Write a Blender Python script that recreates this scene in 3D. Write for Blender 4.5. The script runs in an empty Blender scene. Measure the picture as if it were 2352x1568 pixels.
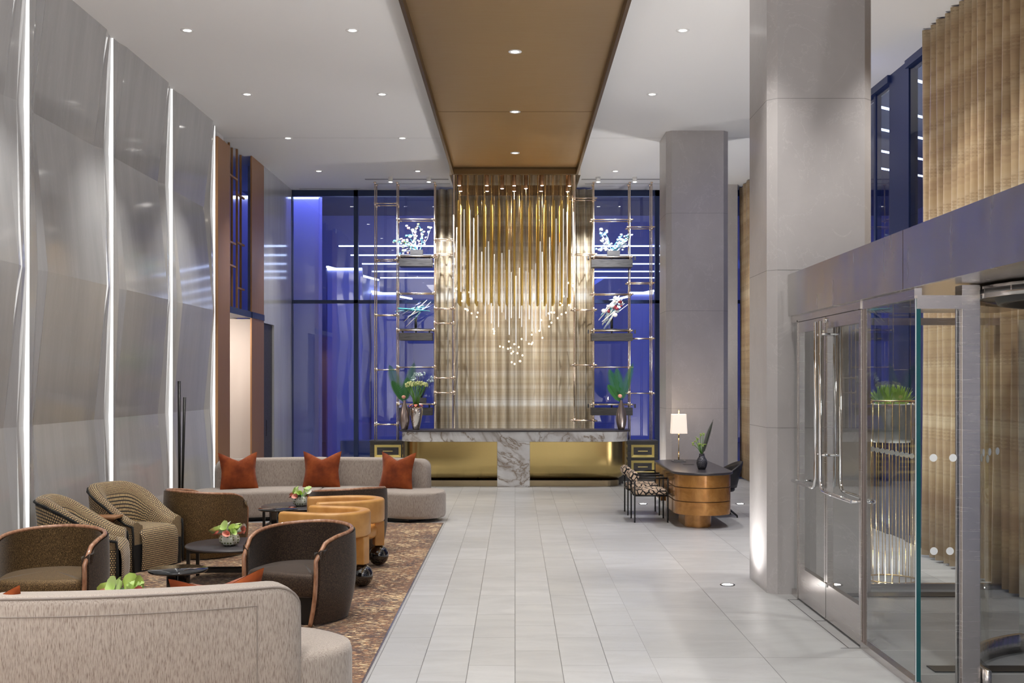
import bpy, bmesh, math, random
from mathutils import Vector, Matrix
random.seed(7)
PI = math.pi
# ---------------------------------------------------------------- camera, light, exposure
F, CAMZ = 2600.0, 2.05
def X(px, D): return (px - 1183.0) * D / F
def Z(py, D): return CAMZ - (py - 875.0) * D / F
S = bpy.context.scene
COL = S.collection
cam_d = bpy.data.cameras.new('camera'); cam = bpy.data.objects.new('camera', cam_d); COL.objects.link(cam)
cam.location = (0, 0, CAMZ); cam.rotation_euler = (PI / 2, 0, 0)
cam_d.sensor_width = 36; cam_d.lens = F / 2352 * 36
cam_d.shift_x = -7 / 2352; cam_d.shift_y = 91 / 2352
cam_d.clip_start = .05; cam_d.clip_end = 200
S.camera = cam
S.view_settings.view_transform = 'Standard'
S.view_settings.look = 'None'
S.view_settings.gamma = 1
S.view_settings.use_curve_mapping = False
S.view_settings.exposure = 0.13
try:
    S.cycles.use_denoising = True
    S.cycles.max_bounces = 8; S.cycles.diffuse_bounces = 5; S.cycles.glossy_bounces = 4
    S.cycles.transmission_bounces = 6; S.cycles.transparent_max_bounces = 16
    S.cycles.sample_clamp_indirect = 6; S.cycles.blur_glossy = 0.5
    S.cycles.caustics_reflective = False; S.cycles.caustics_refractive = False
except Exception: pass
W = bpy.data.worlds.new('night_sky'); S.world = W; W.use_nodes = True
W.node_tree.nodes['Background'].inputs[0].default_value = (.02, .04, .16, 1)
W.node_tree.nodes['Background'].inputs[1].default_value = .6

CEIL = 6.15; WIN = 24.34; LX = -4.82; RX = 5.04; BACK = -4.0
K_DOWN = 385; K_BLUE = 120; K_UP = 620

def spot(loc, target, power, angle=70, blend=.7, color=(1, .97, .93), size=.06, name='spot_lamp'):
    l = bpy.data.lights.new(name, 'SPOT'); l.energy = power; l.spot_size = math.radians(angle); l.spot_blend = blend
    l.color = color; l.shadow_soft_size = size
    o = bpy.data.objects.new(name, l); COL.objects.link(o); o.location = loc
    d = Vector(target) - Vector(loc); o.rotation_euler = d.to_track_quat('-Z', 'Y').to_euler(); return o
def area(loc, target, power, sx, sy, color=(1, 1, 1), name='area_lamp', spread=PI):
    l = bpy.data.lights.new(name, 'AREA'); l.shape = 'RECTANGLE'; l.size = sx; l.size_y = sy; l.energy = power; l.color = color
    l.spread = spread
    o = bpy.data.objects.new(name, l); COL.objects.link(o); o.location = loc
    d = Vector(target) - Vector(loc); o.rotation_euler = d.to_track_quat('-Z', 'Y').to_euler(); return o

# downlights of the ceiling: rows in depth, columns across (X)
DROWS = [-1.5, 1.45, 4.4, 7.35, 10.28, 13.23, 16.18, 19.1, 22.1]
DCOLS = [-3.83, -1.90, 0.0, 1.96, 3.9]  # far-right column unseen, its forward lamps added to brighten the side curtain
DOWN = []
for r, y in enumerate(DROWS):
    for c, x in enumerate(DCOLS):
        if c == 2 and y > 20: continue
        if c == 4 and r == 7: continue
        if c == 3 and r == 7: continue
        DOWN.append((x, y, r, c))
        z = 5.86 if c == 2 else CEIL - .03
        spot((x, y, z - .02), (x, y, 0), K_DOWN * (.95 if c != 2 else .8), 78 if c != 2 else 38, .95, size=.05)
DOWN.append((3.9, 11.75, 3, 3)); spot((3.9, 11.75, 6.1), (3.9, 11.75, 0), K_DOWN, 78, .95, size=.05)  # extra unseen downlight, added off the grid to brighten the planter
# soft fill panel added under the unseen ceiling behind the camera
area((0, -1.2, CEIL - .05), (0, -1.2, 0), 380, 7.5, 4.5, (1, .98, .96), 'lobby_fill')
# wide ceiling fill: at the column uplights, plus added lamps outside the view
for (x, y) in ((2.14, 11.39), (2.13, 18.9), (3.76, 18.9), (2.14, 3.8), (3.76, 3.8), (2.14, -2.5), (3.76, -2.5)):
    spot((x, y, .03), (x, y, 6), K_UP * (.12 if y > 5 else 1), 150, 1, (1, .98, .96), .05, 'ceiling_fill_lamp')
for (x, y) in ((2.95, 12.25), (2.98, 19.85)): spot((x, y, .03), (x - .3, y + .3, 6), K_UP * .6, 150, 1, (1, .98, .96), .05, 'ceiling_fill_lamp')  # added out of sight behind the columns to brighten the ceiling
for y in (-2.5, 1.0, 4.5): spot((-4.2, y, .03), (-3.6, y, 6), K_UP, 150, 1, (1, .98, .96), .05, 'ceiling_fill_lamp')  # added along the left wall, out of view, as more ceiling fill
# blue floodlights of the plaza outside, high under its canopy, throwing away from the lobby
area((-2.5, WIN + .5, 7.2), (-2.5, 34, 1.5), K_BLUE * 1.5, 6, .6, (.20, .24, 1), 'plaza_flood')
area((2.8, WIN + .5, 7.2), (2.8, 34, 1.5), K_BLUE * 1.2, 6, .6, (.14, .22, 1), 'plaza_flood')
area((RX + .5, 15, 7.0), (9, 16, 1), K_BLUE * .6, .6, 8, (.12, .2, 1), 'plaza_flood')
# warm lamps in the corridor behind the bronze portal
area((-5.6, 19.8, 3.15), (-5.5, 20.6, 1.0), 60, .9, .8, (1, .90, .82), 'corridor_light')

# ---------------------------------------------------------------- helpers
class MB:
    def __init__(s): s.v = []; s.f = []; s.uv = {}; s.sm = set()
    def add(s, vs, fs, smooth=False, uvs=None):
        b = len(s.v); s.v += [tuple(v) for v in vs]
        for i, f in enumerate(fs):
            k = len(s.f); s.f.append([b + j for j in f])
            if smooth: s.sm.add(k)
            if uvs: s.uv[k] = uvs[i]
    def box(s, x0, x1, y0, y1, z0, z1, M=None):
        vs = [Vector((x, y, z)) for z in (z0, z1) for y in (y0, y1) for x in (x0, x1)]
        if M: vs = [M @ v for v in vs]
        s.add(vs, [(0, 2, 3, 1), (4, 5, 7, 6), (0, 1, 5, 4), (2, 6, 7, 3), (0, 4, 6, 2), (1, 3, 7, 5)])
    def bar(s, p, q, w, h=None):
        p = Vector(p); q = Vector(q); h = h or w; d = (q - p); L = d.length; d.normalize()
        a = Vector((0, 0, 1)).cross(d)
        if a.length < 1e-4: a = Vector((1, 0, 0))
        a.normalize(); b = d.cross(a)
        M = Matrix((( d.x, a.x, b.x, p.x), (d.y, a.y, b.y, p.y), (d.z, a.z, b.z, p.z), (0, 0, 0, 1)))
        s.box(0, L, -w / 2, w / 2, -h / 2, h / 2, M)
    def tube(s, pts, r, n=8, closed=False, caps=True):
        pts = [Vector(p) for p in pts]; m = len(pts)
        rs = r if isinstance(r, (list, tuple)) else [r] * m
        vs = []; prev = None
        for i, p in enumerate(pts):
            if closed: t = pts[(i + 1) % m] - pts[i - 1]
            else: t = pts[min(i + 1, m - 1)] - pts[max(i - 1, 0)]
            t.normalize()
            if prev is None:
                a = t.cross(Vector((0, 0, 1)))
                if a.length < 1e-3: a = t.cross(Vector((1, 0, 0)))
            else: a = prev - t * prev.dot(t)
            a.normalize(); prev = a; b = t.cross(a)
            for k in range(n):
                th = 2 * PI * k / n
                vs.append(p + (a * math.cos(th) + b * math.sin(th)) * rs[i])
        fs = []
        for i in range(m if closed else m - 1):
            j = (i + 1) % m
            for k in range(n): fs.append((i * n + k, i * n + (k + 1) % n, j * n + (k + 1) % n, j * n + k))
        s.add(vs, fs, True)
        if caps and not closed:
            b = len(s.v) - len(vs)
            s.f.append([b + k for k in range(n)][::-1]); s.f.append([b + (m - 1) * n + k for k in range(n)])
    def cyl(s, p, q, r0, r1=None, n=16): s.tube([p, q], [r0, r0 if r1 is None else r1], n)
    def lathe(s, prof, c=(0, 0, 0), n=32, lobes=0, amp=0, caps=True):
        vs = []; fs = []; m = len(prof)
        for (r, z) in prof:
            for k in range(n):
                th = 2 * PI * k / n; rr = r * (1 + amp * math.cos(lobes * th)) if lobes else r
                vs.append((c[0] + rr * math.cos(th), c[1] + rr * math.sin(th), c[2] + z))
        for i in range(m - 1):
            for k in range(n): fs.append((i * n + k, i * n + (k + 1) % n, (i + 1) * n + (k + 1) % n, (i + 1) * n + k))
        s.add(vs, fs, True)
        b = len(s.v) - len(vs)
        if caps and prof[0][0] > 1e-4: s.f.append([b + k for k in range(n)][::-1])
        if caps and prof[-1][0] > 1e-4: s.f.append([b + (m - 1) * n + k for k in range(n)])
    def ball(s, c, r, n=12, sc=(1, 1, 1)):
        m = n // 2; vs = [(c[0], c[1], c[2] - r * sc[2])]; fs = []
        for i in range(1, m):
            a = -PI / 2 + PI * i / m
            for k in range(n):
                th = 2 * PI * k / n
                vs.append((c[0] + r * sc[0] * math.cos(a) * math.cos(th), c[1] + r * sc[1] * math.cos(a) * math.sin(th), c[2] + r * sc[2] * math.sin(a)))
        vs.append((c[0], c[1], c[2] + r * sc[2])); top = len(vs) - 1
        for k in range(n):
            fs.append((0, 1 + (k + 1) % n, 1 + k)); fs.append((top, top - n + k, top - n + (k + 1) % n))
        for i in range(m - 2):
            for k in range(n):
                a = 1 + i * n; fs.append((a + k, a + (k + 1) % n, a + n + (k + 1) % n, a + n + k))
        s.add(vs, fs, True)
    def grid(s, fn, nu, nv, uvfn=None, smooth=True, closeu=False):
        vs = []; fs = []; uvs = []
        for i in range(nu + 1):
            for j in range(nv + 1): vs.append(fn(i / nu, j / nv))
        for i in range(nu):
            for j in range(nv):
                q = (i * (nv + 1) + j, (i + 1) * (nv + 1) + j, (i + 1) * (nv + 1) + j + 1, i * (nv + 1) + j + 1); fs.append(q)
                if uvfn: uvs.append([uvfn(a / nu, b / nv) for a, b in ((i, j), (i + 1, j), (i + 1, j + 1), (i, j + 1))])
        s.add(vs, fs, smooth, uvs if uvfn else None)
    def prism(s, pts, z0, z1, smooth=False):
        n = len(pts); vs = [(x, y, z0) for x, y in pts] + [(x, y, z1) for x, y in pts]
        b = len(s.v)
        s.add(vs, [(i, (i + 1) % n, n + (i + 1) % n, n + i) for i in range(n)], smooth)
        s.f.append([b + i for i in range(n)][::-1]); s.f.append([b + n + i for i in range(n)])
    def rings(s, rings, caps=True, uv=None, closed=True):
        # rings: list of lists of points, same count
        n = len(rings[0]); vs = [p for r in rings for p in r]; fs = []; uvs = []
        b = len(s.v)
        for i in range(len(rings) - 1):
            for k in range(n if closed else n - 1):
                kk = (k + 1) % n
                fs.append((i * n + k, i * n + kk, (i + 1) * n + kk, (i + 1) * n + k))
                if uv: uvs.append([uv(i, k), uv(i, k + 1), uv(i + 1, k + 1), uv(i + 1, k)])
        s.add(vs, fs, True, uvs if uv else None)
        if caps:
            s.f.append([b + k for k in range(n)][::-1]); s.f.append([b + (len(rings) - 1) * n + k for k in range(n)])
    def build(s, name, mat=None, parent=None, bevel=0, seg=2, auto=None, recalc=True, sub=0):
        me = bpy.data.meshes.new(name); me.from_pydata(s.v, [], s.f)
        if s.sm:
            for k in s.sm: me.polygons[k].use_smooth = True
        if s.uv:
            l = me.uv_layers.new(name='UVMap')
            for k, u in s.uv.items():
                for li, c in zip(me.polygons[k].loop_indices, u): l.data[li].uv = c
        if recalc:
            bm = bmesh.new(); bm.from_mesh(me); bmesh.ops.recalc_face_normals(bm, faces=bm.faces); bm.to_mesh(me); bm.free()
        if mat: me.materials.append(mat)
        o = bpy.data.objects.new(name, me); COL.objects.link(o)
        if parent: o.parent = parent
        if bevel:
            m = o.modifiers.new('bevel', 'BEVEL'); m.width = bevel; m.segments = seg; m.limit_method = 'ANGLE'; m.angle_limit = math.radians(40)
            m.harden_normals = False
        if sub:
            m = o.modifiers.new('sub', 'SUBSURF'); m.levels = sub; m.render_levels = sub
        return o

def tag(o, label, cat, group=None, kind=None):
    o['label'] = label; o['category'] = cat
    if group: o['group'] = group
    if kind: o['kind'] = kind
    return o
def empty(name, loc=(0, 0, 0), rz=0):
    o = bpy.data.objects.new(name, None); COL.objects.link(o); o.location = loc; o.rotation_euler = (0, 0, rz); o.empty_display_size = .1; return o
def thing(name, label, cat, loc=(0, 0, 0), rz=0, group=None): return tag(empty(name, loc, rz), label, cat, group)
def struct(o): o['kind'] = 'structure'; return o
KIDS = {}
def copy_tree(o, parent=None):
    c = o.copy(); COL.objects.link(c); c.parent = parent
    for ch in [x for x in bpy.data.objects if x.parent == o]: copy_tree(ch, c)
    return c
def clone(o, label, loc=None, rz=None):
    c = copy_tree(o); c['label'] = label
    if loc is not None: c.location = loc
    if rz is not None: c.rotation_euler = (0, 0, rz)
    return c
def rrect(r0, r1, z0, z1, c, n=4):
    c = min(c, (r1 - r0) / 2 * .98, (z1 - z0) / 2 * .98); out = []
    for cx, cz, a0 in ((r1 - c, z0 + c, -90), (r1 - c, z1 - c, 0), (r0 + c, z1 - c, 90), (r0 + c, z0 + c, 180)):
        for k in range(n + 1):
            a = math.radians(a0 + 90 * k / n); out.append((cx + c * math.cos(a), cz + c * math.sin(a)))
    return out
def arcp(cx, cy, r, a0, a1, n): return [(cx + r * math.cos(math.radians(a0 + (a1 - a0) * k / n)), cy + r * math.sin(math.radians(a0 + (a1 - a0) * k / n))) for k in range(n + 1)]
def rrout(x0, x1, y0, y1, c, n=6):
    return arcp(x1 - c, y0 + c, c, -90, 0, n) + arcp(x1 - c, y1 - c, c, 0, 90, n) + arcp(x0 + c, y1 - c, c, 90, 180, n) + arcp(x0 + c, y0 + c, c, 180, 270, n)
def puffy(mb, out, z0, z1, r=.03, dome=.01):
    # cushion-like solid from an outline, with rounded rims and a slightly domed top
    cx = sum(p[0] for p in out) / len(out); cy = sum(p[1] for p in out) / len(out)
    def ins(d, z):
        res = []
        n = len(out)
        for i in range(n):
            x, y = out[i]; a = out[i - 1]; b = out[(i + 1) % n]
            tx, ty = b[0] - a[0], b[1] - a[1]; L = math.hypot(tx, ty) or 1
            nx, ny = -ty / L, tx / L
            if nx * (cx - x) + ny * (cy - y) < 0: nx, ny = -nx, -ny
            res.append((x + nx * d, y + ny * d, z))
        return res
    def sc(k, z, d): return [(cx + (p[0] - cx) * k, cy + (p[1] - cy) * k, z) for p in ins(d, z)]
    R = [ins(r * .6, z0), ins(0, z0 + r * .6)]
    R.append(ins(0, z1 - r))
    for a in (30, 60, 90):
        R.append(ins(r * (1 - math.cos(math.radians(a))), z1 - r + r * math.sin(math.radians(a))))
    for k in (.8, .55, .3, .08): R.append(sc(k, z1 + dome * (1 - k * k), r))
    mb.rings(R)

# ---------------------------------------------------------------- materials
def mat(name, col, rough=.5, metal=0, spec=.5, coat=0, emis=None, estr=0, bump=None, sheen=0, trans=0):
    m = bpy.data.materials.new(name); m.use_nodes = True; b = m.node_tree.nodes['Principled BSDF']
    b.inputs['Base Color'].default_value = (*col, 1); b.inputs['Roughness'].default_value = rough; b.inputs['Metallic'].default_value = metal
    b.inputs['Specular IOR Level'].default_value = spec
    b.inputs['Coat Weight'].default_value = coat
    if coat: b.inputs['Coat Roughness'].default_value = .05
    if sheen: b.inputs['Sheen Weight'].default_value = sheen; b.inputs['Sheen Roughness'].default_value = .4
    if trans: b.inputs['Transmission Weight'].default_value = trans
    if emis: b.inputs['Emission Color'].default_value = (*emis, 1); b.inputs['Emission Strength'].default_value = estr
    return m
def N(m, t, **k):
    n = m.node_tree.nodes.new(t)
    for a, v in k.items(): setattr(n, a, v)
    return n
def L(m, a, b): m.node_tree.links.new(a, b)
def coords(m, scale=(1, 1, 1), kind='Object', rot=(0, 0, 0)):
    t = N(m, 'ShaderNodeTexCoord'); mp = N(m, 'ShaderNodeMapping'); mp.inputs['Scale'].default_value = scale; mp.inputs['Rotation'].default_value = rot
    L(m, t.outputs[kind], mp.inputs[0]); return mp.outputs[0]
def noise(m, vec, scale=5, detail=3, rough=.5, dist=0):
    n = N(m, 'ShaderNodeTexNoise'); n.inputs['Scale'].default_value = scale; n.inputs['Detail'].default_value = detail
    n.inputs['Roughness'].default_value = rough; n.inputs['Distortion'].default_value = dist; L(m, vec, n.inputs['Vector']); return n.outputs['Fac']
def ramp(m, fac, stops, interp='LINEAR'):
    r = N(m, 'ShaderNodeValToRGB'); r.color_ramp.interpolation = interp; e = r.color_ramp.elements
    while len(e) < len(stops): e.new(.5)
    for i, (p, c) in enumerate(stops):
        e[i].position = p; e[i].color = (*c, 1) if len(c) == 3 else c
    L(m, fac, r.inputs[0]); return r.outputs[0]
def mixc(m, fac, a, b, mode='MIX'):
    x = N(m, 'ShaderNodeMix', data_type='RGBA', blend_type=mode)
    if isinstance(fac, (int, float)): x.inputs[0].default_value = fac
    else: L(m, fac, x.inputs[0])
    for s, i in ((a, 6), (b, 7)):
        if isinstance(s, tuple): x.inputs[i].default_value = (*s, 1)
        else: L(m, s, x.inputs[i])
    return x.outputs[2]
def math_(m, op, a, b=0.0, c=None):
    x = N(m, 'ShaderNodeMath', operation=op)
    for i, s in enumerate((a, b) if c is None else (a, b, c)):
        if isinstance(s, (int, float)): x.inputs[i].default_value = s
        else: L(m, s, x.inputs[i])
    return x.outputs[0]
def bsdf(m): return m.node_tree.nodes['Principled BSDF']
def setc(m, out): L(m, out, bsdf(m).inputs['Base Color'])
def bump(m, h, strength=.2, dist=.01):
    b = N(m, 'ShaderNodeBump'); b.inputs['Strength'].default_value = strength; b.inputs['Distance'].default_value = dist
    L(m, h, b.inputs['Height']); L(m, b.outputs[0], bsdf(m).inputs['Normal'])
def sep(m, vec):
    s = N(m, 'ShaderNodeSeparateXYZ'); L(m, vec, s.inputs[0]); return s.outputs
def comb(m, x, y, z):
    c = N(m, 'ShaderNodeCombineXYZ')
    for i, s in enumerate((x, y, z)):
        if isinstance(s, (int, float)): c.inputs[i].default_value = s
        else: L(m, s, c.inputs[i])
    return c.outputs[0]

def stone(name, a, b, vein, rough=.25, vs=(1, 1, 1), scale=1.0, veinw=.02, coat=0):
    m = mat(name, a, rough, coat=coat)
    v = coords(m, vs)
    n1 = noise(m, v, 1.1 * scale, 5, .55, .3); n2 = noise(m, v, 6 * scale, 6, .6, .6)
    c = ramp(m, n1, [(.3, a), (.7, b)])
    c = mixc(m, math_(m, 'MULTIPLY', n2, .35), c, tuple(x * .80 for x in a))
    w = noise(m, v, 1.7 * scale, 8, .62, 1.6)
    k = math_(m, 'ABSOLUTE', math_(m, 'SUBTRACT', w, .5))
    k = ramp(m, k, [(0, (1, 1, 1)), (veinw, (0, 0, 0))])
    c = mixc(m, math_(m, 'MULTIPLY', k, .45), c, vein)
    setc(m, c); return m
M = {}
M['wall_stone'] = stone('wall_stone', (.50, .505, .51), (.60, .605, .61), (.66, .66, .66), .085, (1, 3, .35), 1.0, .006)
M['col_stone'] = stone('column_stone', (.46, .435, .43), (.56, .53, .52), (.64, .61, .60), .3, (1, 1, .8), 1.0, .008)
M['col_polish'] = stone('column_stone_polished', (.46, .44, .435), (.56, .54, .53), (.64, .62, .61), .12, (1, 1, .3), 1.2, .006)
M['dark_stone'] = stone('vestibule_stone', (.20, .20, .205), (.30, .30, .305), (.3, .3, .3), .35, (1, 1, 1), 2, .01)
# lobby floor: tiles as a brick pattern (rows run along the room)
def floor_mat(name, bw, bh, off, ox, oy):
    m = mat(name, (.6, .6, .59), .2)
    t = N(m, 'ShaderNodeTexCoord'); s = sep(m, t.outputs['Object'])
    v = comb(m, math_(m, 'ADD', s[1], oy), math_(m, 'ADD', s[0], ox), 0.0)
    br = N(m, 'ShaderNodeTexBrick'); br.offset = off; br.offset_frequency = 2; br.squash = 1
    br.inputs['Scale'].default_value = 1; br.inputs['Brick Width'].default_value = bw; br.inputs['Row Height'].default_value = bh
    br.inputs['Mortar Size'].default_value = .003; br.inputs['Mortar Smooth'].default_value = .2
    br.inputs['Color1'].default_value = (.50, .50, .50, 1); br.inputs['Color2'].default_value = (.425, .425, .42, 1)
    br.inputs['Mortar'].default_value = (.09, .09, .09, 1); br.inputs['Bias'].default_value = 0
    L(m, v, br.inputs['Vector'])
    tile = N(m, 'ShaderNodeVectorMath', operation='MULTIPLY_ADD')
    L(m, br.outputs['Color'], tile.inputs[0]); tile.inputs[1].default_value = (7, 7, 7); L(m, t.outputs['Object'], tile.inputs[2])
    mp = N(m, 'ShaderNodeMapping'); mp.inputs['Scale'].default_value = (.9, 2.6, 1); L(m, tile.outputs[0], mp.inputs[0])
    n1 = noise(m, mp.outputs[0], 1.2, 6, .6, .8); n2 = noise(m, mp.outputs[0], .8, 9, .65, 1.8)
    c = mixc(m, ramp(m, n1, [(.35, (.0,) * 3), (.7, (.5,) * 3)]), br.outputs['Color'], (.36, .355, .35))
    k = ramp(m, math_(m, 'ABSOLUTE', math_(m, 'SUBTRACT', n2, .5)), [(0, (.35,) * 3), (.008, (0,) * 3)])
    c = mixc(m, k, c, (.36, .34, .33))
    setc(m, c)
    L(m, ramp(m, n1, [(.3, (.30,) * 3), (.7, (.42,) * 3)]), bsdf(m).inputs['Roughness'])
    return m
M['floor_small'] = floor_mat('floor_tile_small', .888, .336, .5, .336 * 30, .888 * 10 - 8.165 + .888 * 10)
M['floor_big'] = floor_mat('floor_tile_large', 1.312, .845, 0, .845 * 10 - 1.0, 1.312 * 20 - 8.395)
M['ceiling'] = mat('ceiling_paint', (.86, .855, .85), .6)
M['plain_wall'] = mat('painted_wall', (.62, .61, .60), .5)
def calacatta():
    m = mat('calacatta_marble', (.8, .8, .8), .18)
    v = coords(m, (1, 1, 1), rot=(0, .6, .2))
    n = noise(m, v, .8, 6, .5, 1.0); k = math_(m, 'ABSOLUTE', math_(m, 'SUBTRACT', n, .5))
    n2 = noise(m, v, .55, 6, .55, 1.6); k2 = math_(m, 'ABSOLUTE', math_(m, 'SUBTRACT', n2, .48))
    c = ramp(m, noise(m, v, 3, 4), [(.35, (.80, .80, .79)), (.65, (.66, .65, .64))])
    c = mixc(m, ramp(m, k, [(0, (.8,) * 3), (.02, (.25,) * 3), (.06, (0,) * 3)]), c, (.36, .31, .27))
    c = mixc(m, ramp(m, k2, [(0, (.9,) * 3), (.012, (.2,) * 3), (.04, (0,) * 3)]), c, (.22, .15, .09))
    setc(m, c); return m
M['marble'] = calacatta()
def brushed(name, col, rough=.28, sc=(1, 1, 60), bumpk=.03, aniso=0.0):
    m = mat(name, col, rough, 1)
    v = coords(m, sc); n = noise(m, v, 3, 4, .6)
    L(m, ramp(m, n, [(.3, (rough * .88,) * 3), (.7, (rough * 1.12,) * 3)]), bsdf(m).inputs['Roughness'])
    setc(m, mixc(m, n, tuple(c * .93 for c in col), tuple(min(1, c * 1.05) for c in col)))
    if bumpk: bump(m, noise(m, coords(m, (1, 1, 1)), 1.1, 2), bumpk * 4, .02)
    return m
M['steel'] = brushed('brushed_steel', (.62, .585, .565), .25, (1, 1, 90))
M['steel_fascia'] = brushed('rippled_steel', (.60, .585, .57), .25, (2.5, 2.5, .4), .30)
M['chrome'] = mat('polished_steel', (.75, .75, .76), .08, 1)
M['bronze'] = brushed('brushed_bronze', (.42, .225, .11), .42, (30, 30, .6), .02); bsdf(M['bronze']).inputs['Metallic'].default_value = .55
M['bronze_dark'] = brushed('dark_bronze', (.13, .085, .05), .35, (30, 30, .6), .02)
M['bronze_ceiling'] = brushed('bronze_ceiling_sheet', (.44, .31, .17), .42, (1, 40, 1), .06)
M['bronze_edge'] = mat('bronze_edge', (.17, .11, .055), .4, 1)
M['mirror'] = mat('bronze_mirror', (.80, .72, .62), .04, 1)
M['brass'] = mat('satin_brass', (.83, .62, .30), .25, 1)
M['brass_rose'] = mat('polished_pale_brass', (.92, .76, .60), .2, 1)
M['brass_panel'] = brushed('brushed_brass_panel', (.52, .39, .16), .2, (1, 1, 80), .01)
M['brass_leaf'] = mat('brass_drawer_frame', (.78, .63, .22), .35, .6)
M['tan_leather_desk'] = None
m = mat('gold_leaf_lacquer', (.45, .2, .05), .25, .45, coat=.3)
v = coords(m); c = ramp(m, noise(m, v, 5, 6, .65, 1), [(.25, (.34, .14, .03)), (.5, (.46, .21, .05)), (.8, (.60, .31, .085))])
setc(m, c); M['desk_gold'] = m
M['black'] = mat('black_metal', (.012, .012, .012), .35, .3)
M['black_wood'] = mat('black_stained_oak', (.035, .033, .033), .45)
v = coords(M['black_wood'], (1, 1, 14)); setc(M['black_wood'], ramp(M['black_wood'], noise(M['black_wood'], v, 6, 4), [(.3, (.02, .019, .019)), (.7, (.065, .06, .06))]))
M['top_dark'] = mat('dark_stone_top', (.045, .04, .045), .28)
M['black_gloss'] = mat('black_lacquer', (.006, .006, .007), .06, 0, .6, coat=1)
M['black_glass'] = mat('black_glass', (.012, .014, .015), .04, 0, .9)
M['black_leather'] = mat('black_leather', (.022, .02, .02), .4)
M['white_ceramic'] = mat('white_ceramic', (.78, .80, .78), .2)
M['bronze_vase'] = mat('bronze_glaze', (.36, .30, .28), .3, .9)
M['silver_vase'] = mat('silvered_glass', (.72, .68, .64), .08, 1)
bump(M['silver_vase'], noise(M['silver_vase'], coords(M['silver_vase'], (9, 9, 2)), 5, 2), .5, .01)
M['dot_vase'] = mat('dark_pebbled_ceramic', (.10, .10, .11), .3, .5)
vo = N(M['dot_vase'], 'ShaderNodeTexVoronoi'); vo.inputs['Scale'].default_value = 85; L(M['dot_vase'], coords(M['dot_vase']), vo.inputs['Vector'])
bump(M['dot_vase'], vo.outputs['Distance'], 1, .006)
M['green'] = mat('leaf_green', (.03, .12, .025), .4)
M['fern'] = mat('palm_green', (.03, .17, .035), .4)
M['fern_dark'] = mat('dark_frond', (.03, .045, .02), .45)
M['lime'] = mat('lime_petal', (.42, .56, .12), .45)
M['pale_green'] = mat('pale_calla', (.60, .76, .30), .4)
M['white_petal'] = mat('white_petal', (.82, .84, .76), .45)
M['pink'] = mat('coral_petal', (.80, .22, .16), .4)
M['pink_soft'] = mat('pale_coral_petal', (.85, .38, .30), .4)
M['stem'] = mat('stem_green', (.12, .30, .05), .4)
M['led'] = mat('light_disc', (1, 1, 1), .5, emis=(1, .97, .92), estr=14)
M['led_white'] = mat('wall_slot_glow', (1, 1, 1), .5, emis=(1, .99, .97), estr=.95)
M['led_blue'] = mat('cool_light_line', (1, 1, 1), .5, emis=(.62, .72, 1), estr=5)
M['led_glow'] = mat('glowing_rod', (1, 1, 1), .4, emis=(1, .94, .84), estr=.45)
M['crystal_drop'] = mat('glowing_crystal', (1, 1, 1), .1, emis=(1, .85, .55), estr=1.4)
m = mat('lamp_shade', (.9, .86, .8), .8, emis=(1, .80, .62), estr=.55); M['shade'] = m
M['crystal_clear'] = mat('clear_acrylic', (.9, .9, .9), .03, trans=.9)
def glass(name, tint=(1, 1, 1), ior=1.5, rough=0):
    m = bpy.data.materials.new(name); m.use_nodes = True; nt = m.node_tree; nt.nodes.clear()
    o = nt.nodes.new('ShaderNodeOutputMaterial'); t = nt.nodes.new('ShaderNodeBsdfTransparent'); t.inputs[0].default_value = (*tint, 1)
    g = nt.nodes.new('ShaderNodeBsdfGlossy'); g.inputs['Roughness'].default_value = rough
    # Schlick reflectance, the same from both sides of a thin pane
    ge = nt.nodes.new('ShaderNodeNewGeometry'); dp = nt.nodes.new('ShaderNodeVectorMath'); dp.operation = 'DOT_PRODUCT'
    nt.links.new(ge.outputs['Normal'], dp.inputs[0]); nt.links.new(ge.outputs['Incoming'], dp.inputs[1])
    def mm(op, a, b=0.0):
        q = nt.nodes.new('ShaderNodeMath'); q.operation = op
        for i, v in enumerate((a, b)):
            if isinstance(v, (int, float)): q.inputs[i].default_value = v
            else: nt.links.new(v, q.inputs[i])
        return q.outputs[0]
    r0 = ((ior - 1) / (ior + 1)) ** 2 * 1.8
    cc = mm('POWER', mm('SUBTRACT', 1.0, mm('ABSOLUTE', dp.outputs['Value'])), 5.0)
    fr_out = mm('ADD', mm('MULTIPLY', cc, (1 - r0) * .8), r0)
    x = nt.nodes.new('ShaderNodeMixShader'); nt.links.new(fr_out, x.inputs[0]); nt.links.new(t.outputs[0], x.inputs[1]); nt.links.new(g.outputs[0], x.inputs[2])
    nt.links.new(x.outputs[0], o.inputs[0]); return m
M['glass'] = glass('window_glass', (.82, .88, .97), 1.75)
M['door_glass'] = glass('door_glass', (.96, .985, .975), 1.55)
M['glass_edge'] = mat('glass_edge', (.01, .09, .10), .1)
M['frosted'] = mat('frosted_dot', (.80, .82, .82), .6)
M['mullion'] = mat('blue_black_mullion', (.02, .035, .10), .35, .3)
M['ext_blue'] = mat('blue_plaza_panel', (.45, .45, .70), .45)
M['ext_dark'] = mat('dark_plaza_wall', (.10, .13, .22), .4)
M['ext_ground'] = mat('plaza_paving', (.25, .27, .38), .3)

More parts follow.
